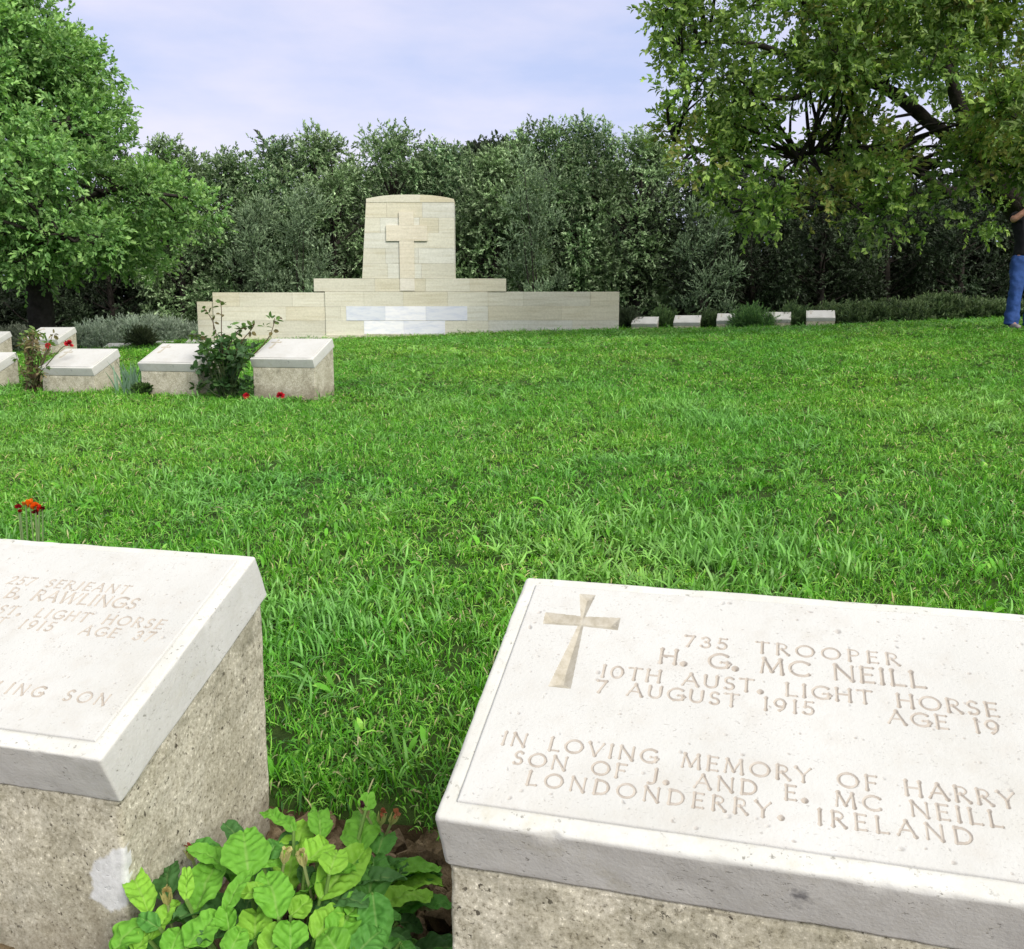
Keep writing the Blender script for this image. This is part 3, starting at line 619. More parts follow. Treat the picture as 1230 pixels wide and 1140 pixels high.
# --- hedge of grey-green trees behind the memorial
def hedge_tree(px, ytop, Y, wid, label, n=46, low=.4, dens=30, hue=0):
    x = at(px, 390, Y)[0]; z0 = gz(x, Y); top = at(px, ytop + 7, Y)[2] - z0; g = np.random.default_rng(int(px * 7 + Y * 13) & 0xffff)
    r_ = empty('hedge_tree', (x, Y, z0), 0, label, 'tree', 'grey-green trees of the hedge')
    mb = MB(); lean = g.normal(0, .12, 2); tips = []
    trunk = spline([(0, 0, -.1), (lean[0] * .4, lean[1] * .4, top * .25), (lean[0], lean[1], top * .55), (lean[0] * 1.3, lean[1], top * .8)], 12); tube(mb, trunk, np.linspace(.11, .03, 12), 7, rough=.08)
    pf = []
    for k in range(n):
        h = low + (top - low - .25) * (k + g.random()) / n; f = (h - low) / (top - low)
        R = wid * (.62 + .55 * math.sin(math.pi * min(1, f * 1.05 + .05))) * (1 - .5 * max(0, f - .72) / .28); th = g.uniform(0, 2 * math.pi)
        rr = R * math.sqrt(g.uniform(.4, 1)); c = np.array([rr * math.cos(th), rr * math.sin(th) * .9, h]); pr = g.uniform(.26, .44); pf.append((*c, pr, dens * (.45 if c[1] > .5 * wid else 1)))
        if k % 2 == 0:
            b = trunk[min(10, int(f * 9) + 1)]; tube(mb, spline([b, (b + c) / 2 + g.normal(0, .08, 3), c], 6), np.linspace(.03, .008, 6), 4)
    for k in range(7):                                       # upright leaders that break the skyline
        th = g.uniform(0, 6.28); R = wid * g.uniform(.1, .6); pf.append((R * math.cos(th), R * math.sin(th), top - g.uniform(.2, .6), .18, 14))
    mb.build('trunk', m_bark, r_, True)
    shade_dk = px > 800 or px < 150  # shade under the two big trees is put into these darker leaf colours
    bs = np.array([1, 1, 1]) * (.25 if shade_dk else 1.2) * [(.078, .145, .055), (.066, .132, .055), (.092, .155, .062)][hue]
    foliage('crown', pf, m_hedge, r_, llen=.085, lwid=.042, per=10, slen=.28, up=.28, spread=55, base=bs, young=(.06, .09, .048) if shade_dk else (.33, .44, .25), g=g, puffvar=.42)
hedges = [(60, 175, 24, 1.15, 'hedge tree half hidden behind the big leafy tree on the left'), (140, 172, 24.5, 1.2, 'hedge tree showing just past the left tree, above the lavender bank'),
  (222, 163, 24, 1.1, 'hedge tree standing behind the left end pier of the memorial'), (292, 178, 23.6, 1.1, 'lower hedge tree behind the left wing wall of the memorial'),
  (346, 160, 24.2, 1.1, 'hedge tree behind the inner part of the left wing wall'), (402, 150, 23.8, 1.15, 'tall hedge tree just left of the memorial pylon'),
  (470, 144, 24.3, 1.25, 'tall hedge tree rising directly behind the memorial pylon'), (533, 168, 24.8, 1.1, 'hedge tree just right of the pylon, under the distant hill'),
  (598, 170, 23.6, 1.05, 'low hedge tree behind the right shoulder of the memorial, hill above it'), (655, 143, 24.0, 1.2, 'tall hedge tree behind the right wing wall of the memorial'),
  (712, 138, 24.3, 1.1, 'tallest hedge tree, near the right end of the memorial wall'), (765, 152, 23.8, 1.1, 'hedge tree at the fringe of the big oak, right of the memorial'),
  (830, 200, 23.6, 1.3, 'shaded hedge tree behind the first two far right markers'), (905, 205, 24, 1.3, 'shaded hedge tree behind the bright round shrub'), (985, 215, 23.8, 1.3, 'shaded hedge tree behind the last marker of the far right row'),
  (1065, 220, 24.2, 1.35, 'shaded hedge tree under the oak, behind the low dark bushes'), (1150, 215, 24, 1.4, 'shaded hedge tree left of the standing person'), (1240, 215, 24.2, 1.4, 'shaded hedge tree behind the standing person')]
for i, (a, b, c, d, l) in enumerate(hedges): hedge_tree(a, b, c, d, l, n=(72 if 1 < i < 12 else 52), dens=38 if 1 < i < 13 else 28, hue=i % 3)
# paler bushes in front of the hedge
def bush_tree(px, ytop, Y, wid, label):
    x = at(px, 390, Y)[0]; z0 = gz(x, Y); top = at(px, ytop, Y)[2] - z0; g = np.random.default_rng(int(px)); r_ = empty('olive_bush', (x, Y, z0), 0, label, 'bush', 'pale olive bushes')
    mb = MB(); pf = []
    for k in range(26):
        h = top * (.12 + .82 * (k + g.random()) / 26); R = wid * math.sqrt(g.random()) * (1.1 - .6 * h / top); th = g.uniform(0, 6.28); c = np.array([R * math.cos(th), R * math.sin(th), h]); pf.append((*c, g.uniform(.16, .30), 32))
        if k % 5 == 0: tube(mb, spline([(g.normal(0, .03), g.normal(0, .06), -.05), c * [.4, .4, .5] + g.normal(0, .06, 3), c], 7), np.linspace(.022, .006, 7), 4)
    mb.build('stem', m_bark, r_, True)
    foliage('crown', pf, m_hedge, r_, llen=.075, lwid=.028, per=10, slen=.36, up=.9, spread=42, base=(.12, .185, .105), young=(.29, .40, .235), g=g)
for a in ((365, 222, 22.2, .75, 'pale olive bush behind the left wing wall of the memorial'), (645, 185, 22.0, .75, 'pale olive bush over the right shoulder of the memorial'), (310, 235, 22.3, .6, 'small pale olive bush behind the outer left wing wall'), (845, 245, 22.3, .7, 'greyish olive bush behind the nearest far right markers')): bush_tree(*a)
# wood behind the hedge, its deep shade put into near-black leaf colours
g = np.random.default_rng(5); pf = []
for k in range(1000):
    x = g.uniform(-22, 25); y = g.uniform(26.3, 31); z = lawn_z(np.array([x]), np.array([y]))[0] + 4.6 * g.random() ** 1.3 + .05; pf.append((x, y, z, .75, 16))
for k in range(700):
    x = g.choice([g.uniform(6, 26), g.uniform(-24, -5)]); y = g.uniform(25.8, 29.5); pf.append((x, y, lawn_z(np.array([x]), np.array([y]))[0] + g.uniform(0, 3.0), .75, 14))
tag(foliage('shade_dark_wood', pf, m_hedge, None, llen=.22, lwid=.12, per=9, slen=.6, up=.2, spread=60, base=(.022, .032, .018), young=(.04, .055, .03), g=g), kind='stuff')

# --- broadleaf trees
def broad_tree(name, label, base_pt, limbs, pufffn, nshoot, trunkcol=None, **kw):
    g = kw.pop('g'); r_ = empty(name, tuple(base_pt), 0, label, 'tree', 'spreading broadleaf trees'); mb = MB(); skel = []
    for pts, r0, r1 in limbs:
        p = spline(local(pts, base_pt), 4 * len(pts)); tube(mb, p, np.linspace(r0, r1, len(p)), 9, rough=.06); skel.append(p)
    skel = np.concatenate(skel); pf = []
    for (c, pr, ns) in pufffn(g):
        c = local(c, base_pt); pf.append((*c, pr, ns)); k = np.argmin(np.linalg.norm((skel - c) * [1, 1, 1.4], axis=1)); s = skel[k]; dist = np.linalg.norm(c - s)
        if .2 < dist < 1.7: tube(mb, spline([s, s * .5 + c * .5 + g.normal(0, .1 * dist, 3) + [0, 0, .05 * dist], c], 7), np.linspace(min(.05, .018 + .012 * dist), .007, 7), 5)
        for _ in range(3):
            q = c + nrm(g.normal(size=3)) * pr; tube(mb, [c, (c + q) / 2 + g.normal(0, .03, 3), q], [.008, .006, .003], 4)
    mb.build('trunk', m_bark, r_, True); foliage('crown', pf, m_leafy, r_, g=g, **kw); return r_
# left tree
YL = 15.5; sL = YL / FPX
prof = np.array([(-220, 40), (-100, 60), (0, 75), (60, 128), (130, 152), (165, 178), (220, 245), (265, 258), (300, 200), (328, 90)], float)
def puff_left(g):
    o = []
    for k in range(380):
        py = g.choice([g.uniform(-60, 322), g.uniform(40, 315)]); R = (np.interp(py, prof[:, 0], prof[:, 1]) + 11 * math.sin(py * .11) + 7 * math.sin(py * .23 + 2)) * sL; th = g.uniform(-math.pi, math.pi); f = g.choice([g.uniform(.84, 1.02), g.uniform(.3, .9)], p=[.76, .24])
        pr = g.uniform(.24, .44); rr = max(.2, R * f - pr * .75); c0 = at(-22, py, YL); c = c0 + np.array([rr * math.cos(th), rr * math.sin(th), 0])
        vis = proj(c)[0] > -90; o.append((c, pr, 46 if vis and c[1] < YL + 1 else 10))
    for k in range(34): o.append((at(g.uniform(-50, 130), g.uniform(270, 318), YL - g.uniform(.6, 2.2)), g.uniform(.22, .36), 30))
    return o
bL = at(48, 392, YL); bL[2] = gz(bL[0], YL)
limL = [([bL - [0, 0, .2], bL + [.03, 0, 1.0], at(35, 260, YL), at(20, 140, YL), at(5, 20, YL)], .24, .07),
        ([at(40, 300, YL), at(85, 250, YL - .4), at(150, 225, YL - .6), at(195, 240, YL - .8)], .09, .02), ([at(36, 270, YL), at(-40, 210, YL - .3), at(-120, 180, YL)], .09, .02),
        ([at(30, 215, YL), at(60, 175, YL - .4), at(78, 150, YL - .6)], .06, .012), ([at(25, 180, YL), at(-30, 110, YL - 1), at(-60, 60, YL - 1.2)], .07, .02), ([at(38, 290, YL), at(60, 285, YL - 1.2), at(90, 290, YL - 2)], .07, .02)]
broad_tree('oak_tree', 'bright green broadleaf tree filling the upper left corner', bL, limL, puff_left, 26, llen=.082, lwid=.052, per=10, slen=.30, up=.3, spread=62, base=(.145, .30, .09), young=(.29, .48, .15), g=np.random.default_rng(21), puffvar=.2)
# right tree
YR = 14.6; sR = YR / FPX
left_b = np.array([(-400, 900), (-250, 820), (-100, 790), (0, 772), (50, 792), (100, 778), (140, 766), (190, 792), (220, 828), (258, 850), (300, 905), (325, 1010)], float)
def puff_right(g):
    o = []; k = 0
    while len(o) < 560 and k < 6000:
        k += 1; px = g.uniform(765, 1480); py = g.uniform(-330, 285); lb = np.interp(py, left_b[:, 0], left_b[:, 1])
        lb += 14 * math.sin(py * .09) + 10 * math.sin(py * .21 + 1)
        if px < lb + 16 or (py > 205 and g.random() < (py - 205) / 75): continue
        hw = 3.4 * math.sqrt(max(0, 1 - ((px - 1230) / 480) ** 2)) * (1 if py < 200 else .8) + .5; Y = YR + hw * g.choice([-1, 1, 0], p=[.66, .10, .24]) * g.uniform(.6, 1.)
        if py > 150: Y = min(max(Y, YR - 2.2), YR + 2)
        if ((px - 968) / 46) ** 2 + ((py - 130) / 44) ** 2 < 1 or ((px - 930) / 26) ** 2 + ((py - 30) / 26) ** 2 < 1: continue
        if px > 1110 and py > 205 and Y < 13.4: continue
        lo_s = at(px, py, Y); vis = px < 1290 and py > -40; o.append((lo_s, g.uniform(.2, .4), 34 if vis else 9))
    return o
bR = at(1300, 388, YR); bR[2] = gz(bR[0], YR)
R_ = lambda x, y, d=0: at(x, y, YR + d)
limR = [([bR - [0, 0, .2], R_(1285, 320), R_(1245, 262), R_(1200, 222), R_(1172, 190)], .34, .20), ([R_(1172, 190), R_(1185, 160), R_(1225, 140), R_(1290, 90), R_(1330, -40)], .17, .06),
        ([R_(1190, 212), R_(1140, 232, -.2), R_(1075, 240, -.4), R_(1010, 252, -.5), R_(930, 246, -.6), R_(880, 255, -.7)], .10, .02), ([R_(1172, 190), R_(1120, 150, .2), R_(1060, 105, .3), R_(1000, 98, .3), R_(950, 118, .2), R_(885, 108, 0)], .12, .025),
        ([R_(1175, 195), R_(1150, 120, -.3), R_(1120, 30, -.5), R_(1080, -80, -.6)], .12, .04), ([R_(1060, 105, .3), R_(1020, 50, .1), R_(960, 0, 0), R_(900, -60, 0)], .07, .02), ([R_(1000, 98, .3), R_(930, 60, -.2), R_(860, 50, -.4), R_(815, 65, -.5)], .06, .015),
        ([R_(1285, 320), R_(1340, 240), R_(1400, 150), R_(1430, 40)], .2, .06), ([R_(1140, 232, -.2), R_(1090, 200, -1), R_(1030, 175, -1.6), R_(960, 190, -2)], .07, .015), ([R_(1010, 252, -.5), R_(940, 215, -.9), R_(870, 190, -1), R_(810, 170, -1)], .05, .012)]
broad_tree('oak_tree', 'large oak with bare dark limbs and yellowing leaves overhanging the right side', bR, limR, puff_right, 23, llen=.088, lwid=.052, per=10, slen=.30, up=.15, spread=66, base=(.135, .245, .055), young=(.32, .455, .11), alt=(.30, .32, .085), altp=.2, g=np.random.default_rng(33), puffvar=.25)

# --- low planting
def mound(name, label, cat, cx, cy, rx, ry, h, n, dens, base, young, group=None, mat=None, llen=.07, lwid=.012, per=12, slen=.22, up=1.2, spread=35, rz=0, z=None, pr=(.1, .18)):
    g = np.random.default_rng(int(abs(cx) * 100 + cy * 10)); z0 = gz(cx, cy) if z is None else z; r_ = empty(name, (cx, cy, z0), rz, label, cat, group); pf = []; mb = MB()
    for k in range(n):
        a, b = g.uniform(-1, 1, 2); 
        if a * a + b * b > 1: a, b = a * .65, b * .65
        top = h * math.sqrt(max(.1, 1 - (a * a + b * b) * .8)) * g.uniform(.75, 1.05); z_ = gz(cx + a * rx, cy + b * ry) - z0 if rx > 1.2 else 0
        for q in (1., .55): pf.append((a * rx, b * ry, z_ + max(.03, top * q - .1), g.uniform(*pr) * (1 if h > .35 else .6), dens))
        if k % 3 == 0: tube(mb, [(0, 0, -.03), (a * rx * .7, b * ry * .7, z_ + .03), (a * rx, b * ry, z_ + top * .7)], [.008, .006, .003], 4, (.09, .08, .05))
    mb.build('stem', m_stem, r_); foliage('foliage', pf, mat or m_hedge, r_, llen=llen, lwid=lwid, per=per, slen=slen, up=up, spread=spread, base=base, young=young, g=g)
    return r_
lv = dict(base=(.20, .265, .20), young=(.36, .44, .345))
xa, xb = at(84, 400, 22.3)[0], at(231, 400, 22.3)[0]
mound('lavender_hedge', 'grey-green lavender bank left of the memorial wall', 'hedge', (xa + xb) / 2, 22.2, (xb - xa) / 2 + .25, .75, at(150, 386, 22.2)[2] - gz((xa + xb) / 2, 22.2), 130, 22, z=None, **lv)
x0_ = at(10, 400, 22.6)[0]; mound('lavender_hedge', 'darker lavender clump behind the small grave markers at the left edge', 'hedge', x0_, 22.6, 1.5, .7, at(10, 395, 22.6)[2] - gz(x0_, 22.6), 80, 20, base=(.10, .125, .09), young=(.2, .23, .17))
P = at(168, 412, 18.6); mound('dark_bush', 'small dark round bush at the foot of the lavender bank', 'bush', P[0], 18.6, .22, .2, .34, 18, 14, (.05, .075, .035), (.10, .13, .06))
for i, (px, py, Y, rx, h, lab, bs, yg) in enumerate((
   (798, 377, 20.6, .18, .36, 'narrow dark green bush between the first two far right markers', (.06, .12, .045), (.14, .23, .08)),
   (851, 378, 20.2, .22, .34, 'low dark bush between the second and third far right markers', (.05, .095, .04), (.11, .17, .065)),
   (903, 373, 19.3, .36, .42, 'bright round bush covering part of the middle far right marker', (.07, .16, .055), (.17, .31, .10)),
   (955, 371, 19.6, .30, .44, 'dark bush left of the last far right marker', (.05, .10, .04), (.12, .19, .07)),
   (752, 376, 20.6, .2, .4, 'dark bush at the right end of the memorial wall', (.035, .055, .03), (.07, .10, .05)))):
    x = at(px, 390, Y)[0]; z0 = gz(x, Y); mound('round_bush', lab, 'bush', x, Y, rx, rx, max(.2, at(px, py, Y)[2] - z0), 34, 16, bs, yg, 'bushes between the far right markers')
for i, (px, py, rx, lab) in enumerate(((1015, 369, .65, 'low dark spreading bush next to the last far right marker'), (1078, 368, .7, 'low dark spreading bush in front of the pale kerb stone'), (1128, 361, .55, 'taller tuft of dark bush left of the pale kerb end'), (1180, 366, .6, 'low dark bush nearest the standing person'), (1262, 364, .9, 'low dark bush behind the standing person'))):
    Y = 19.6 - .2 * (i % 2); x = at(px, 390, Y)[0]; z0 = gz(x, Y); mound('spreading_bush', lab, 'bush', x, Y, rx, .5, max(.25, at(px, py, Y)[2] - z0), 60, 16, (.045, .085, .035), (.14, .20, .085), 'low bushes under the oak', spread=55, llen=.075, lwid=.022, pr=(.12, .26))
# pale kerb wall behind the low bushes
pA, pB = at(1035, 371, 20.9), at(1215, 370, 20.9); mb = MB(); x = pA[0]
while x < pB[0]:
    w = rng.uniform(.5, .8); g0 = gz(x, 20.9); box(mb, x, x + w - .006, 20.75, 21.0, g0 - .2, pA[2] + rng.uniform(-.01, .02), np.array([.42, .40, .36]) * rng.uniform(.85, 1.1)); x += w
tag(mb.build('kerb_wall', m_mem), 'low pale stone kerb wall behind the dark bushes under the oak', 'wall')

# rose bush between the right two markers of the left row
def leaf_spray(mb, c, n, L, Wd, col, g, spread=1.0):
    for _ in range(n):
        d = nrm(g.normal(size=3) * [1, 1, .6] + [0, 0, .1]); w = nrm(np.cross(d, nrm(g.normal(size=3) + [0, 0, 1.5]))); nn = np.cross(w, d); l = L * g.uniform(.7, 1.2); p = c + d * l * .25 * spread
        V = [p, p + d * l * .3 + w * Wd * .5 + nn * l * .06, p + d * l * .7 + w * Wd * .4, p + d * l - nn * l * .12, p + d * l * .7 - w * Wd * .4, p + d * l * .3 - w * Wd * .5 + nn * l * .06]
        mb.add(V, None, [(0, 1, 2), (0, 2, 3), (0, 3, 4), (0, 4, 5)], np.array(col) * g.uniform(.7, 1.3))
def flower(mb, c, r_, col, g, n=16):
    for k in range(n):
        d = nrm(g.normal(size=3) + [0, 0, .8]); w = nrm(np.cross(d, g.normal(size=3))); nn = np.cross(w, d); R = r_ * g.uniform(.8, 1.1)
        V = [c, c + d * R * .5 + w * R * .45, c + d * R + w * R * .25 + nn * R * .2, c + d * R - w * R * .25 + nn * R * .2, c + d * R * .5 - w * R * .45]
        mb.add(V, None, [(0, 1, 2), (0, 2, 3), (0, 3, 4)], np.array(col) * g.uniform(.65, 1.15))
g = np.random.default_rng(3); YB = 7.45; P0 = at(272, 474, YB); P0[2] = gz(P0[0], YB)
rb = empty('rose_bush', tuple(P0), 0, 'dark leafy rose bush with tall bare shoots beside the white slabs', 'plant'); st = MB(); lf = MB()
for k in range(72):
    c = at(272 + g.normal(0, 16), g.uniform(405, 466), YB + g.normal(0, .12)) - P0; tube(st, spline([(g.normal(0, .03), g.normal(0, .03), -.02), c * [.5, .5, .5] + g.normal(0, .02, 3), c], 6), np.linspace(.006, .003, 6), 5, (.07, .10, .04))
    leaf_spray(lf, c, 10, .062, .042, [(.045, .105, .035), (.07, .15, .04)][k % 2], g)
for pts, nl in (([(268, 440), (262, 412), (255, 385), (246, 372)], 4), ([(268, 430), (266, 400), (266, 375), (265, 362)], 3), ([(278, 430), (292, 408), (302, 396), (306, 389)], 3), ([(290, 440), (318, 412), (327, 396), (330, 382)], 3), ([(270, 430), (280, 405), (288, 396), (296, 394)], 4), ([(262, 430), (248, 410), (238, 404), (233, 402)], 4)):
    p = spline([at(a, b, YB) - P0 for a, b in pts], 12); tube(st, p, np.linspace(.005, .0025, 12), 5, (.10, .06, .035))
    for k in range(nl): leaf_spray(lf, p[-1 - 2 * k] if nl > 3 or k else p[-1] - [0, 0, .02], 3, .05, .032, [(.10, .19, .04), (.09, .14, .04), (.12, .10, .04)][k % 3], g)
for (a, b) in ((232, 402), (242, 404), (296, 393), (290, 396), (326, 384), (318, 392), (276, 391), (283, 399), (256, 404)): leaf_spray(lf, at(a, b, YB) - P0, 3, .055, .038, (.09, .18, .045), g)
st.build('stem', m_stem, rb); lf.build('foliage', m_leafy, rb)
for (a, b) in ((265, 363), (304, 391), (338, 383), (246, 373)):
    m1 = MB(); flower(m1, at(a, b, YB) - P0, .014, (.13, .06, .035), g, 9); m1.build('flower_bud', m_petal, rb)
# red blooms lying in the grass at the foot of the right marker
for i, ((a, b), lab) in enumerate((((297, 478), 'small red flower on the ground under the rose bush'), ((337, 480), 'small red flower at the foot of the right-hand plinth'))):
    P = at(a, b, 7.18); P[2] = gz(P[0], P[1]); r_ = empty('red_flower', tuple(P), 0, lab, 'flower', 'red flowers by the plinths'); m1 = MB(); flower(m1, np.array([0, 0, .045]), .032, (.50, .012, .03), g, 26); m1.build('bloom', m_petal, r_); m2 = MB(); tube(m2, [(0, 0, -.01), (0, 0, .045)], [.004, .003], 5, (.06, .12, .03)); m2.build('stem', m_stem, r_)
# yellowed flower bush with red blooms
YB2 = 8.1; P0 = at(40, 472, YB2); P0[2] = gz(P0[0], YB2); fb = empty('flower_bush', tuple(P0), 0, 'straggly yellow-brown bush with red blooms between white slabs', 'plant'); st = MB(); lf = MB()
for k in range(64):
    c = at(40 + g.normal(0, 9), g.uniform(400, 468), YB2 + g.normal(0, .1)) - P0; tube(st, spline([(g.normal(0, .04), g.normal(0, .03), -.02), c * .5 + g.normal(0, .02, 3), c], 6), np.linspace(.006, .003, 6), 5, (.12, .09, .05))
    hh = c[2] / .5; leaf_spray(lf, c, 6, .055, .026, [(.15, .24, .06), (.20, .18, .08), (.12, .22, .05), (.25, .20, .11)][g.integers(0, 4)] if hh > .3 else (.09, .12, .045), g)
for (a, b) in ((30, 402), (36, 400), (44, 398), (34, 408), (50, 402)): leaf_spray(lf, at(a, b, YB2) - P0, 5, .055, .034, (.13, .22, .05), g)
for pts in ([(48, 440), (58, 420), (62, 416)], [(55, 440), (74, 418), (83, 415)]): tube(st, spline([at(a, b, YB2 - .1) - P0 for a, b in pts], 8), np.linspace(.005, .003, 8), 5, (.10, .11, .05))
st.build('stem', m_stem, fb); lf.build('foliage', m_leafy, fb)
for a, b, q in ((58, 416, .028), (83, 413.5, .04)): m1 = MB(); flower(m1, at(a, b, YB2 - .1) - P0, q, (.50, .02, .035), g, 24); m1.build('bloom', m_petal, fb)
# iris fans
def blades(name, label, px, py, Y, n, h, spread, col, wd, parent_flower=None, lean=0):
    P0 = at(px, py, Y); P0[2] = gz(P0[0], Y); r_ = empty(name, tuple(P0), 0, label, 'plant'); mb = MB()
    for k in range(n):
        a = g.normal(0, spread) + lean; b = g.normal(0, .12); hh = h * g.uniform(.6, 1.05); base = np.array([g.normal(0, spread * .25), g.normal(0, .03), -.02]); tt = np.linspace(0, 1, 6); w = wd * (1 - tt ** 3) + .0005
        c = base + np.stack([a * hh * tt ** 1.4, b * hh * tt, hh * tt * (1 - .12 * tt)], -1); s = nrm(np.array([1, g.normal(0, .5), 0])); V = np.concatenate([c - s * w[:, None] / 2, c + s * w[:, None] / 2]); Q = [(i, i + 6, i + 7, i + 1) for i in range(5)]
        mb.add(V, Q, None, np.array(col) * g.uniform(.75, 1.25))
    mb.build('blades', m_leafy, r_); return r_, P0
blades('iris_plant', 'blue-green iris leaves in the gap between two white slabs', 157, 475, 7.75, 46, .34, .2, (.13, .23, .15), .016, lean=-.05)
P = at(172, 470, 7.7); mound('small_plant', 'tiny dark green plant at the left foot of the middle plinth', 'plant', P[0], 7.68, .05, .04, .11, 12, 8, (.04, .08, .03), (.08, .15, .04), llen=.03, lwid=.014, slen=.06, pr=(.02, .04), mat=m_leafy)
# orange wallflower behind the left foreground marker
wr, P0 = blades('wallflower', 'orange and dark red flower on grey-green stems behind the left foreground slab', 36, 668, 1.72, 40, .37, .07, (.19, .29, .16), .008)
P0 = np.array(P0)
for (a, b, q, col) in ((36, 606, .011, (.75, .15, .006)), (42, 609, .010, (.70, .10, .005)), (47, 611, .008, (.55, .02, .01)), (22, 610, .008, (.22, .006, .012)), (24, 615, .006, (.25, .01, .01)), (43, 616, .007, (.10, .006, .008)), (31, 606, .008, (.62, .20, .03)), (51, 611, .006, (.10, .006, .01))):
    m1 = MB(); flower(m1, at(a, b, 1.72) - P0, q, col, g, 14); m1.build('bloom', m_petal, wr); m2 = MB(); c = at(a, b, 1.72) - P0; tube(m2, spline([(c[0] * .3, c[1], -.02), c * [.5, 1, .5] + [g.normal(0, .004), 0, 0], c], 8), [.0016] * 8, 5, (.15, .23, .09)); m2.build('stem', m_stem, wr)

# ------------------------------------------------------------------ primrose between the foreground markers
M = Mat('primrose_leaf', .6, .2); c = M.attr(); v = M.coords(); cv = M.mix(1.0, c, M.ramp(M.noise(v, 45, 4), [(.3, (.82, .86, .8)), (.7, (1.15, 1.1, 1.1))]), 'MULTIPLY'); M.base(cv); vo = M.node('ShaderNodeTexVoronoi', Scale=150., feature='SMOOTH_F1'); M.link(v, vo.inputs['Vector']); M.bump(vo.outputs['Distance'], .55, -.0035); M.translucent(M.mix(1.0, cv, (1.3, 1.3, .5), 'MULTIPLY'), .17); m_prim = M.m
def zp(x, y): return 120 + x / 2.795, 900 + y / 2.795
PL = [(650,275,552,195,75,0),(740,300,735,188,90,0),(690,380,775,298,105,1),(500,430,480,265,165,0),(320,545,400,345,135,0),(420,545,495,405,62,0),(165,548,98,388,95,1),(235,505,225,372,105,3),(290,505,290,398,52,1),(600,565,560,405,135,0),(740,500,885,330,145,1),(872,345,878,195,135,0),(930,360,965,262,100,2),(893,205,903,146,62,0),(900,515,925,345,135,2),(1000,425,1078,385,75,3),(1015,475,1142,405,62,2),(1030,520,1135,520,56,4),(1000,580,1083,592,82,3),(955,545,1012,562,50,2),(915,480,935,650,125,2),(770,650,860,525,115,0),(720,640,800,530,115,1),(640,680,640,575,125,0),(520,640,520,528,118,1),(430,610,420,525,75,0),(290,665,395,548,135,0),(165,640,250,505,75,1),(50,690,120,575,135,0),(120,690,160,600,85,1),(230,700,270,598,95,0),(560,700,605,588,105,1),(810,700,755,615,130,0),(850,700,945,600,115,2),(690,455,690,385,66,3),(640,560,700,500,85,1),(470,395,605,372,62,0),(430,700,475,600,95,0),(600,320,690,285,66,3),(550,370,600,305,85,2),(770,420,800,330,100,1),(830,560,900,480,90,0),(960,470,1010,400,90,3),(350,600,300,520,80,3),(560,480,470,470,70,1),(660,640,590,640,80,2),(960,620,1040,660,90,3),(1010,650,1060,700,60,2),(200,600,130,560,60,2),(480,560,520,480,90,3)]
PC = {0: (.125, .335, .035), 1: (.20, .43, .045), 2: (.075, .235, .04), 3: (.055, .15, .04), 4: (.20, .20, .09)}
CEN = np.array([-.285, 1.02, -.02]); RAD = np.array([.235, .19, .205])
pr_root = empty('primrose_plant', (CEN[0], CEN[1], 0), 0, 'clump of crinkled bright green primrose leaves between the foreground markers', 'plant'); PO = np.array([CEN[0], CEN[1], 0]); pmb = MB(); pst = MB(); g = np.random.default_rng(12)
camP = np.array([0, 0, EYE]); Rt = np.array([1., 0, 0]); Up = np.array([0, math.sin(TILT), math.cos(TILT)]); Fw = np.array([0, math.cos(TILT), -math.sin(TILT)])
def dome_hit(px, py, k=1.0):
    d = nrm(ray(px, py)); o = (camP - CEN) / (RAD * k); dd = d / (RAD * k); A = dd @ dd; B = o @ dd; C = o @ o - 1; D = B * B - A * C; t = (-B - math.sqrt(D)) / A if D > 0 else -B / A
    P = camP + d * t; P[2] = max(P[2], .012); return P
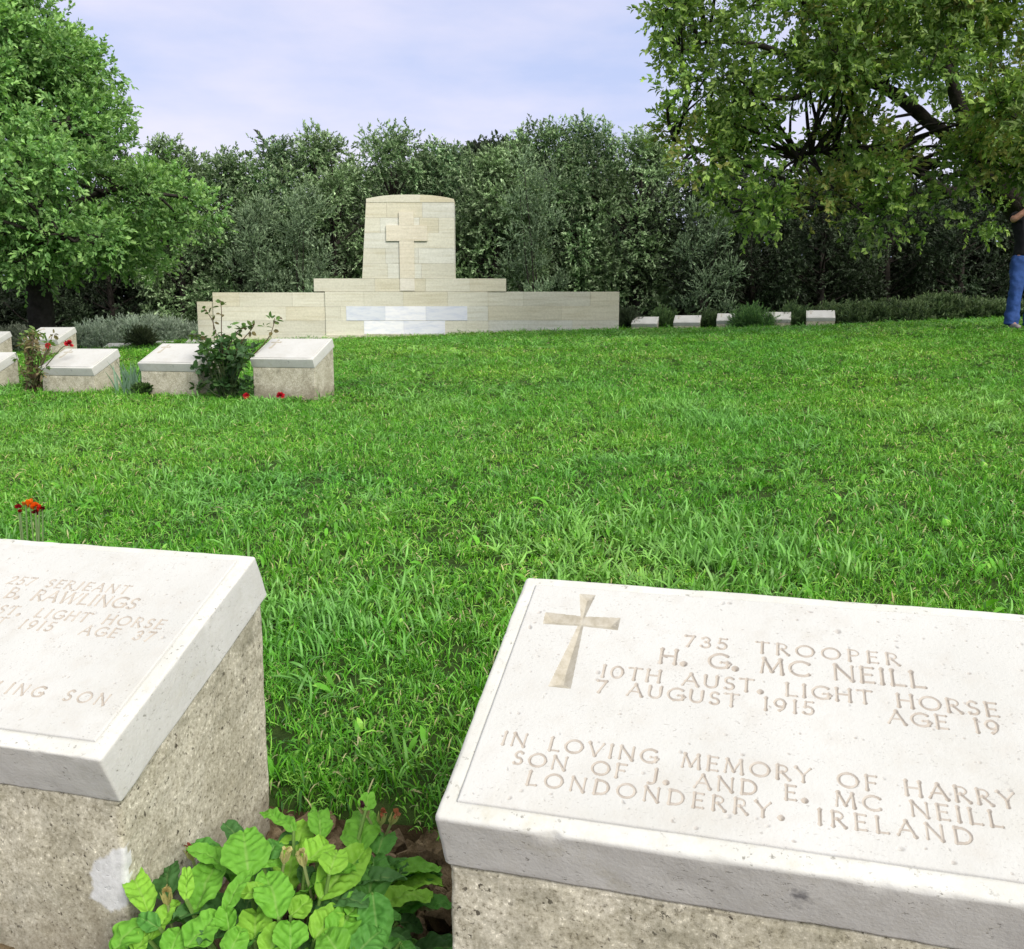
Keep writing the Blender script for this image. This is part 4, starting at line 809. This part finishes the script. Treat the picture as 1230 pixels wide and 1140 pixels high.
def prim_leaf(base, tip, wid, colr, nrm0, g, curl=.3):
    n, m = 40, 21; ax = tip - base; L = np.linalg.norm(ax); ax = ax / L; nn = nrm(nrm0 - ax * (nrm0 @ ax)); sd = np.cross(ax, nn)
    T = np.linspace(0, 1, n)[:, None]; U = np.linspace(-1, 1, m)[None]
    prof_ = wid / 2 * (np.clip(T * 3.2, 0, 1) ** .8 * .30 + .70 * np.sin(np.pi * np.clip(T, 0, 1) ** .75) ** .7) * np.where(T > .97, .6, 1); prof_ = prof_ * (1 - .0 * T)
    ph = g.uniform(0, 6.28); edge = np.abs(U) ** 3
    side = prof_ * U * (1 + .022 * edge * np.sin(T * 34 + ph) + .03 * edge * np.sin(T * 13 + 2 * ph)); along = T * L - .12 * wid * (1 - np.abs(U)) * 0 + .04 * wid * np.abs(U)
    gg = np.stack([side + ph, T * L + 0 * U], -1); crk = .0040 * vnoise(gg, 75, int(ph * 100)) + .0024 * vnoise(gg, 170, int(ph * 77)); crk = crk * np.clip(T * 6, 0, 1)
    vein = np.cos((T * L * 1.0 - np.abs(side) * .75) / .0125 * 2 * np.pi * .5 + ph)
    h = .0021 * (1 - 2 * np.abs(np.sin((T * L * (1 + .25 * T) - np.abs(side) * .7) / .015 * np.pi + ph)) ** .7) * np.clip(np.abs(U) * 5, 0, 1) * (1 - .6 * edge) + crk - .003 * np.exp(-(U / .12) ** 2) + wid * .16 * (np.abs(U) ** 1.5 - .4) * g.uniform(-.2, 1.0) + .055 * wid * edge * np.sin(T * g.uniform(7, 13) + ph + U)
    bend = curl * L * (.10 - (T - .35) ** 2 * .75)
    P = base + ax * along[..., None] + sd * side[..., None] + nn * (h + bend)[..., None]
    I = np.arange(n * m).reshape(n, m); Q = np.stack([I[:-1, :-1], I[1:, :-1], I[1:, 1:], I[:-1, 1:]], -1).reshape(-1, 4)
    mid = np.exp(-(U / .05) ** 2) * (1 - .6 * T) + 0 * T; C = np.array(colr) * (1 - .06 * (1 - 2 * np.abs(np.sin((T * L - np.abs(side) * .7) / .0115 * np.pi + ph)) ** .6) * np.clip(np.abs(U) * 5, 0, 1) * -1)[..., None] * np.ones((n, m, 1)); C = C + (np.array([.32, .42, .16]) - C) * (mid * .4)[..., None]
    pmb.add(P.reshape(-1, 3) - PO, Q, None, np.clip(C.reshape(-1, 3), .01, 1))
for k, (bx, by, tx, ty, w, ci) in enumerate(PL):
    b, t = np.array(zp(bx, by)), np.array(zp(tx, ty)); c = (b + t) / 2; kk = g.uniform(.93, 1.05) if ci < 3 else g.uniform(.72, .86); P = dome_hit(*c, kk); dep = (P - camP) @ Fw; nd = nrm((P - CEN) / RAD ** 2)
    nv = nrm(nd * .55 + nrm(camP - P) * .45 + [0, 0, .25] + g.normal(0, .16, 3)); iv = (t - b) * dep / FPX; d3 = Rt * iv[0] - Up * iv[1]; toc = nrm(camP - P); d3 = d3 - toc * (d3 @ nv) / max(.45, toc @ nv); 
    L = np.linalg.norm(d3); lim = np.linalg.norm(iv) * 1.7; d3 = d3 * min(1, lim / L); wd = w / 2.795 * dep / FPX * .97
    B, Tt = P - d3 * .54, P + d3 * .56; B[2] = max(B[2], .008); Tt[2] = max(Tt[2], .008)
    prim_leaf(B, Tt, wd, np.array(PC[ci]) * g.uniform(.88, 1.12), nv, g, g.uniform(.3, 1.)); root_ = np.array([CEN[0] + (B[0] - CEN[0]) * .35, CEN[1] + (B[1] - CEN[1]) * .35, -.01])
    tube(pst, spline([root_ - PO, (root_ * .4 + B * .6) - PO + [0, 0, -.012], B + (Tt - B) * .04 - PO], 6), [.0035, .003, .003, .0028, .0026, .0022], 5, (.15, .27, .06))
for k in range(64):                                        # leaves on the near side below the frame and underneath
    th = g.uniform(-math.pi * .95, -.05) if k < 16 else g.uniform(0, 6.28); el = g.uniform(.1, .6) if k < 26 else g.uniform(.25, 1.3); P = CEN + RAD * [math.cos(th) * math.cos(el), math.sin(th) * math.cos(el), math.sin(el)] * (1. if k < 16 else .7 if k < 26 else g.uniform(.8, .97)); P[2] = max(P[2], .015)
    o = nrm((P - CEN) * [1, 1, .35]); nv = nrm(nrm((P - CEN) / RAD ** 2) + [0, 0, .5]); prim_leaf(P - o * .05, P + o * .055 - [0, 0, .01], g.uniform(.03, .05), np.array(PC[int(g.integers(0, 4))]), nv, g, .6)
pmb.build('foliage', m_prim, pr_root, True); pst.build('stem', m_stem, pr_root)
for (x, y, col, tc_) in ((305, 352, (.42, .46, .18), (.30, .08, .05)), (225, 500, (.45, .44, .17), (.40, .34, .12)), (622, 362, (.52, .52, .24), (.5, .48, .2)), (680, 372, (.50, .50, .22), (.48, .46, .2)), (890, 210, (.48, .48, .24), (.06, .02, .03)), (945, 235, (.36, .42, .15), (.30, .10, .05)), (985, 235, (.40, .44, .16), (.34, .13, .06))):
    P = dome_hit(*zp(x, y), 1.02); m1 = MB(); d = nrm(np.array([g.normal(0, .3), -.2, 1.])); 
    for j in range(5):
        a = j / 5 * 6.28; o = np.array([math.cos(a), math.sin(a), 0]) * .0055; q = P - PO
        m1.add([q - d * .012, q + o - d * .002 + np.cross(d, o) * .6, q + o * 1.25 + d * .012, q + o - d * .002 - np.cross(d, o) * .6], None, [(0, 1, 2), (0, 2, 3)], col)
    flower(m1, P - PO + d * .010, .007, tc_, g, 8); tube(m1, [P - PO - d * .06, P - PO - d * .01], [.0018, .002], 5, (.30, .38, .15)); m1.build('flower_bud', m_petal, pr_root)

# ------------------------------------------------------------------ grass
TUFTS = bpy.data.collections.new('grass_tufts')
def tuft(k, kind):
    g = np.random.default_rng(100 + k); mb = MB(); n = {'fine': 26, 'coarse': 15, 'weed': 7}[kind]
    for i in range(n):
        r0 = .04 * math.sqrt(g.random()); th = g.uniform(0, 6.28); b = np.array([r0 * math.cos(th), r0 * math.sin(th), -.004]); az = g.uniform(0, 6.28)
        if kind == 'weed': L, w, ln = g.uniform(.03, .06), g.uniform(.008, .016), g.uniform(.7, 1.2)
        elif kind == 'coarse': L, w, ln = g.uniform(.04, .085), g.uniform(.004, .0062), g.uniform(.5, 1.7)
        else: L, w, ln = g.uniform(.014, .046), g.uniform(.0020, .0038), g.uniform(.3, 2.1)
        m = 5; t = np.linspace(0, 1, m); ang = ln * t ** 1.3 * 1.15; st = np.cumsum(np.r_[0, np.full(m - 1, L / (m - 1))] * 1.)
        dx = np.cumsum(np.r_[0, np.sin(ang[1:])]) * L / (m - 1); dz = np.cumsum(np.r_[0, np.cos(ang[1:])]) * L / (m - 1)
        c = b + np.stack([dx * math.cos(az), dx * math.sin(az), dz], -1); s = np.array([-math.sin(az), math.cos(az), g.normal(0, .25)]); s = nrm(s)
        ww = w * (np.array([.55, .95, 1., .75, .06]) if kind != 'weed' else np.array([.2, .7, 1., .8, .1])); V = np.concatenate([c - s * ww[:, None] / 2, c + s * ww[:, None] / 2]); Q = [(q, q + m, q + m + 1, q + 1) for q in range(m - 1)]
        u = g.random(); col = np.array([.090, .295, .020]) * g.uniform(.75, 1.3)
        if u < .22: col = np.array([.215, .455, .065]) * g.uniform(.8, 1.2)
        elif u < .36: col = np.array([.04, .15, .018])
        elif u < .39: col = np.array([.42, .40, .22])
        if kind == 'coarse': col = np.array([.15, .36, .075]) * g.uniform(.7, 1.25)
        tipc = col * 1.15 + .006; C = np.concatenate([col + (tipc - col) * t[:, None]] * 2); mb.add(V, Q, None, C)
    o = mb.build('grass_tuft', m_grass, None, True); COL.objects.unlink(o); TUFTS.objects.link(o)
for k in range(8): tuft(k, 'fine')
for k in range(8, 10): tuft(k, 'coarse')
tuft(10, 'weed')
def scatter():
    g = np.random.default_rng(77); P, Sc, R, Id = [], [], [], []
    for (y0, y1, dens, sc, sz) in ((.6, 2.3, 1100, .9, .85), (2.3, 4, 700, 1.1, .85), (4, 7, 520, 1.2, .85), (7, 11, 290, 1.5, .85), (11, 17, 150, 2.0, .8), (17, 27, 70, 2.6, .72)):
        w = .60 * y1 + 1.0; n = int((y1 - y0) * 2 * w * dens); y = g.uniform(y0, y1, n); x = g.uniform(-w, w, n); ok = np.abs(x) < .60 * y + 1.0
        ok &= (x * EYV[0] + y * EYV[1]) > LIPB + .006; x, y = x[ok], y[ok]; n = len(x)
        hz = 1 + .30 * fbm(np.c_[x, y], 1.1, 3, 40) + .22 * vnoise(np.c_[x, y], 5, 44); near = np.exp(-np.maximum((x * EYV[0] + y * EYV[1]) - LIPB, 0) / .10)
        ids = np.where(g.random(n) < .045, g.integers(8, 10, n), g.integers(0, 8, n)); cl = (vnoise(np.c_[x, y], 1.6, 60) > .52) & (g.random(n) < .30) & (y < 9); ids = np.where(cl, g.integers(8, 10, n), ids)
        ids = np.where((g.random(n) < .02) & (y < 4), 10, ids)
        lower = np.where((x * EYV[0] + y * EYV[1]) - LIPB < .03, .008, 0)
        P.append(np.c_[x, y, lawn_z(x, y) - lower]); q = g.uniform(.8, 1.25, n); Sc.append(np.c_[sc * q, sc * q, np.clip(sz * q * hz * (1 + .25 * near), .45, 1.9)])
        R.append(np.c_[g.normal(0, .28, n) , g.normal(0, .28, n), g.uniform(0, 6.28, n)]); Id.append(ids)
    # a coarser paler tuft near the left foreground marker
    n = 70; c = at(385, 700, 2.2); x = c[0] + g.normal(0, .13, n); y = c[1] + g.normal(0, .12, n); ok = (x * EYV[0] + y * EYV[1]) > LIPB + .02; x, y = x[ok], y[ok]; n = len(x)
    P.append(np.c_[x, y, lawn_z(x, y)]); Sc.append(np.full((n, 3), 1.0)); R.append(np.c_[np.zeros(n), np.zeros(n), g.uniform(0, 6, n)]); Id.append(g.choice([8, 9, 10], n, p=[.45, .45, .1]))
    P, Sc, R, Id = np.concatenate(P), np.concatenate(Sc), np.concatenate(R), np.concatenate(Id)
    me = bpy.data.meshes.new('lawn_grass'); me.vertices.add(len(P)); me.vertices.foreach_set('co', P.astype(np.float32).ravel())
    for nm, arr in (('scl', Sc), ('rot', R)): a = me.attributes.new(nm, 'FLOAT_VECTOR', 'POINT'); a.data.foreach_set('vector', arr.astype(np.float32).ravel())
    a = me.attributes.new('pick', 'INT', 'POINT'); a.data.foreach_set('value', Id.astype(np.int32)); me.update()
    o = bpy.data.objects.new('lawn_grass', me); COL.objects.link(o); tag(o, kind='stuff')
    ng = bpy.data.node_groups.new('grass_scatter', 'GeometryNodeTree'); ng.interface.new_socket('Geometry', in_out='INPUT', socket_type='NodeSocketGeometry'); ng.interface.new_socket('Geometry', in_out='OUTPUT', socket_type='NodeSocketGeometry')
    nd = ng.nodes; gi = nd.new('NodeGroupInput'); go = nd.new('NodeGroupOutput'); ip = nd.new('GeometryNodeInstanceOnPoints'); ci = nd.new('GeometryNodeCollectionInfo')
    ci.inputs['Collection'].default_value = TUFTS; ci.inputs['Separate Children'].default_value = True; ci.inputs['Reset Children'].default_value = True
    def na(nm, dt): x = nd.new('GeometryNodeInputNamedAttribute'); x.data_type = dt; x.inputs['Name'].default_value = nm; return x.outputs['Attribute']
    e2r = nd.new('FunctionNodeEulerToRotation'); L = ng.links.new
    L(na('rot', 'FLOAT_VECTOR'), e2r.inputs[0]); L(gi.outputs[0], ip.inputs['Points']); L(ci.outputs[0], ip.inputs['Instance']); ip.inputs['Pick Instance'].default_value = True
    L(na('pick', 'INT'), ip.inputs['Instance Index']); L(e2r.outputs[0], ip.inputs['Rotation']); L(na('scl', 'FLOAT_VECTOR'), ip.inputs['Scale']); L(ip.outputs[0], go.inputs[0])
    md = o.modifiers.new('scatter', 'NODES'); md.node_group = ng
    print('tufts', len(P))
scatter()

# ------------------------------------------------------------------ distant hill
def hill():
    x = np.linspace(-90, 110, 120); y = np.linspace(95, 240, 70); X, Y = np.meshgrid(x, y); top = at(572, 190, 150)
    Z = -2 + (top[2] + 1) * np.exp(-((X - top[0]) / 38) ** 2) * np.clip((Y - 95) / 45, 0, 1) ** .8 + 1.2 * fbm(np.stack([X, Y], -1), .06, 4, 2)
    I = np.arange(X.size).reshape(X.shape); F = np.stack([I[:-1, :-1], I[:-1, 1:], I[1:, 1:], I[1:, :-1]], -1).reshape(-1, 4)
    M = Mat('hill_scrub', .95, .1); v = M.pos(); M.base(M.ramp(M.noise(v, .35, 6, .65), [(.35, (.03, .05, .022)), (.65, (.075, .105, .045))])); tag(meshnp('hill', np.stack([X, Y, Z], -1).reshape(-1, 3), F, M.m, smooth=True), kind='structure')
    g = np.random.default_rng(8); k = g.choice(np.flatnonzero((np.abs(X.ravel() + 5) < 34) & (Y.ravel() < 160) & (Y.ravel() > 118)), 900); pf = np.c_[X.ravel()[k] + g.normal(0, 1, 900), Y.ravel()[k], Z.ravel()[k] + .3, g.uniform(.8, 1.7, 900), np.full(900, 16)]
    tag(foliage('hill_trees', pf, m_hedge, None, llen=.7, lwid=.4, per=6, slen=1.0, up=.3, base=(.035, .06, .03), young=(.07, .105, .05), g=g), kind='stuff')
hill()

# ------------------------------------------------------------------ person at the right edge
def skin(name, verts, edges, radii, mat, parent, root=0, sub=2):
    me = bpy.data.meshes.new(name); me.from_pydata([tuple(v) for v in verts], edges, []); o = bpy.data.objects.new(name, me); COL.objects.link(o); o.parent = parent
    md = o.modifiers.new('skin', 'SKIN'); md.use_smooth_shade = True
    sv = me.skin_vertices[0].data if me.skin_vertices else None
    if sv is None: 
        bm = bmesh.new(); bm.from_mesh(me); bm.verts.layers.skin.verify(); bm.to_mesh(me); bm.free(); sv = me.skin_vertices[0].data
    for i, q in enumerate(radii): sv[i].radius = q if isinstance(q, tuple) else (q, q); sv[i].use_root = (i == root)
    s = o.modifiers.new('sub', 'SUBSURF'); s.levels = sub; s.render_levels = sub; me.materials.append(mat); return o
def person():
    Y = 12.0; P = at(1227, 388, Y); z0 = gz(P[0], Y); root = empty('person', (P[0], Y, z0), math.radians(8), 'person in a black t-shirt and blue jeans with a raised bent arm, right edge', 'person')
    def flat(nm, c, rough=.6):
        m = Mat(nm, rough, .3); v = m.coords(); m.base(m.ramp(m.noise(v, 9, 5), [(.3, tuple(np.array(c) * .75)), (.7, tuple(np.array(c) * 1.25))])); m.bump(m.noise(v, 16, 3), .5, .02); return m.m
    m_skin = flat('skin', (.42, .22, .15), .5); m_jean = flat('denim', (.022, .060, .20), .85); m_shirt = flat('black_cotton', (.010, .010, .012), .9); m_shoe = flat('grey_trainers', (.22, .20, .20)); m_hair = flat('dark_hair', (.02, .014, .01))
    V, E, R = [], [], []
    def ch(par, pts):
        for p, r_ in pts: V.append(p); R.append(r_); E.append((par, len(V) - 1)) if par is not None else None; par = len(V) - 1
        return par
    pel = ch(None, [((0, 0, .95), (.13, .10))]); chest = ch(pel, [((0, 0, 1.12), (.125, .095)), ((0, 0, 1.30), (.15, .10)), ((0, 0, 1.43), (.10, .08))]); head = ch(chest, [((0, -.01, 1.52), (.052, .055)), ((0, -.03, 1.60), (.068, .085)), ((0, -.03, 1.69), (.076, .095)), ((0, -.02, 1.745), (.055, .07))])
    ch(head - 1, [((0, -.125, 1.645), (.012, .012))])                     # nose
    for s in (-1, 1):
        ch(head - 1, [((s * .08, -.02, 1.655), (.010, .02))])              # ear
        hip = ch(pel, [((s * .10, 0, .88), (.085, .09)), ((s * .12, -.01, .50), (.055, .055)), ((s * .13, .01, .30), (.05, .055)), ((s * .135, .02, .09), (.035, .035)), ((s * .145, -.10, .035), (.03, .025))])
        sh = ch(chest - 1, [((s * .19, .01, 1.41), (.055, .055)), ((s * .25, -.04, 1.38), (.048, .048)), ((s * .31, -.09, 1.345), (.043, .043)), ((s * .21, -.19, 1.455), (.038, .038)), ((s * .13, -.235, 1.565), (.026, .024)), ((s * .105, -.24, 1.61), (.032, .016))])
        for j in range(4): ch(sh, [((s * (.085 + .004 * j), -.255 + .016 * j, 1.665 - .006 * j), .0085), ((s * (.055 + .006 * abs(j - 1)), -.25 + .016 * j, 1.685 - .006 * j), .0075)])
        ch(sh - 1, [((s * .09, -.255, 1.59), .0095), ((s * .065, -.25, 1.61), .008)])
    skin('body', V, E, R, m_skin, root)
    V, E, R = [], [], []; pel = ch(None, [((0, 0, .93), (.165, .125))]); ch(pel, [((0, 0, 1.0), (.16, .12))])
    for s in (-1, 1): ch(pel, [((s * .115, 0, .80), (.105, .115)), ((s * .122, -.01, .66), (.092, .10)), ((s * .125, -.025, .5), (.082, .088)), ((s * .13, -.005, .40), (.086, .088)), ((s * .133, .012, .24), (.080, .092)), ((s * .135, .008, .13), (.092, .10)), ((s * .137, .01, .085), (.082, .098)), ((s * .138, .008, .04), (.092, .112))])
    o = skin('jeans', V, E, R, m_jean, root, sub=3); tx = bpy.data.textures.new('folds', 'CLOUDS'); tx.noise_scale = .09; tx.noise_depth = 2; d = o.modifiers.new('folds', 'DISPLACE'); d.texture = tx; d.strength = .045; d.mid_level = .5
    V, E, R = [], [], []; pel = ch(None, [((0, 0, .86), (.19, .145))]); c = ch(pel, [((0, 0, .98), (.185, .14)), ((0, 0, 1.14), (.175, .13)), ((0, 0, 1.31), (.185, .125)), ((0, 0, 1.42), (.11, .09)), ((0, 0, 1.47), (.065, .065))])
    for s in (-1, 1): ch(c - 2, [((s * .19, .01, 1.41), (.078, .078)), ((s * .24, -.03, 1.385), (.070, .070)), ((s * .265, -.05, 1.372), (.066, .066))])
    o = skin('t_shirt', V, E, R, m_shirt, root, sub=3); d = o.modifiers.new('folds', 'DISPLACE'); d.texture = tx; d.strength = .03; d.mid_level = .5
    for s in (-1, 1): V, E, R = [], [], []; ch(None, [((s * .14, .05, .04), (.045, .05)), ((s * .145, -.04, .04), (.045, .045)), ((s * .155, -.15, .03), (.042, .03)), ((s * .157, -.18, .028), (.03, .022))]); skin('shoe', V, E, R, m_shoe, root)
    V, E, R = [], [], []; ch(None, [((0, .03, 1.62), (.07, .06)), ((0, .02, 1.70), (.088, .09)), ((0, -.01, 1.755), (.075, .09))]); skin('hair', V, E, R, m_hair, root)
    for s in (-1, 1):
        m1 = MB(); b = bmesh.new(); bmesh.ops.create_uvsphere(b, u_segments=10, v_segments=8, radius=.011); vv = np.array([v.co for v in b.verts]); tt = [[v.index for v in f.verts] for f in b.faces]; b.free()
        m1.add(vv + [s * .03, -.118, 1.665], [f for f in tt if len(f) == 4], [f for f in tt if len(f) == 3], (.05, .03, .02)); m1.build('eye', col_mat('eye_dark', .2, .5), root, True)
    m1 = MB(); tube(m1, [(-.022, -.118, 1.60), (0, -.124, 1.598), (.022, -.118, 1.60)], [.003, .006, .003], 6, (.35, .13, .11)); m1.build('mouth', col_mat('lips', .5, .3), root, True)
person()
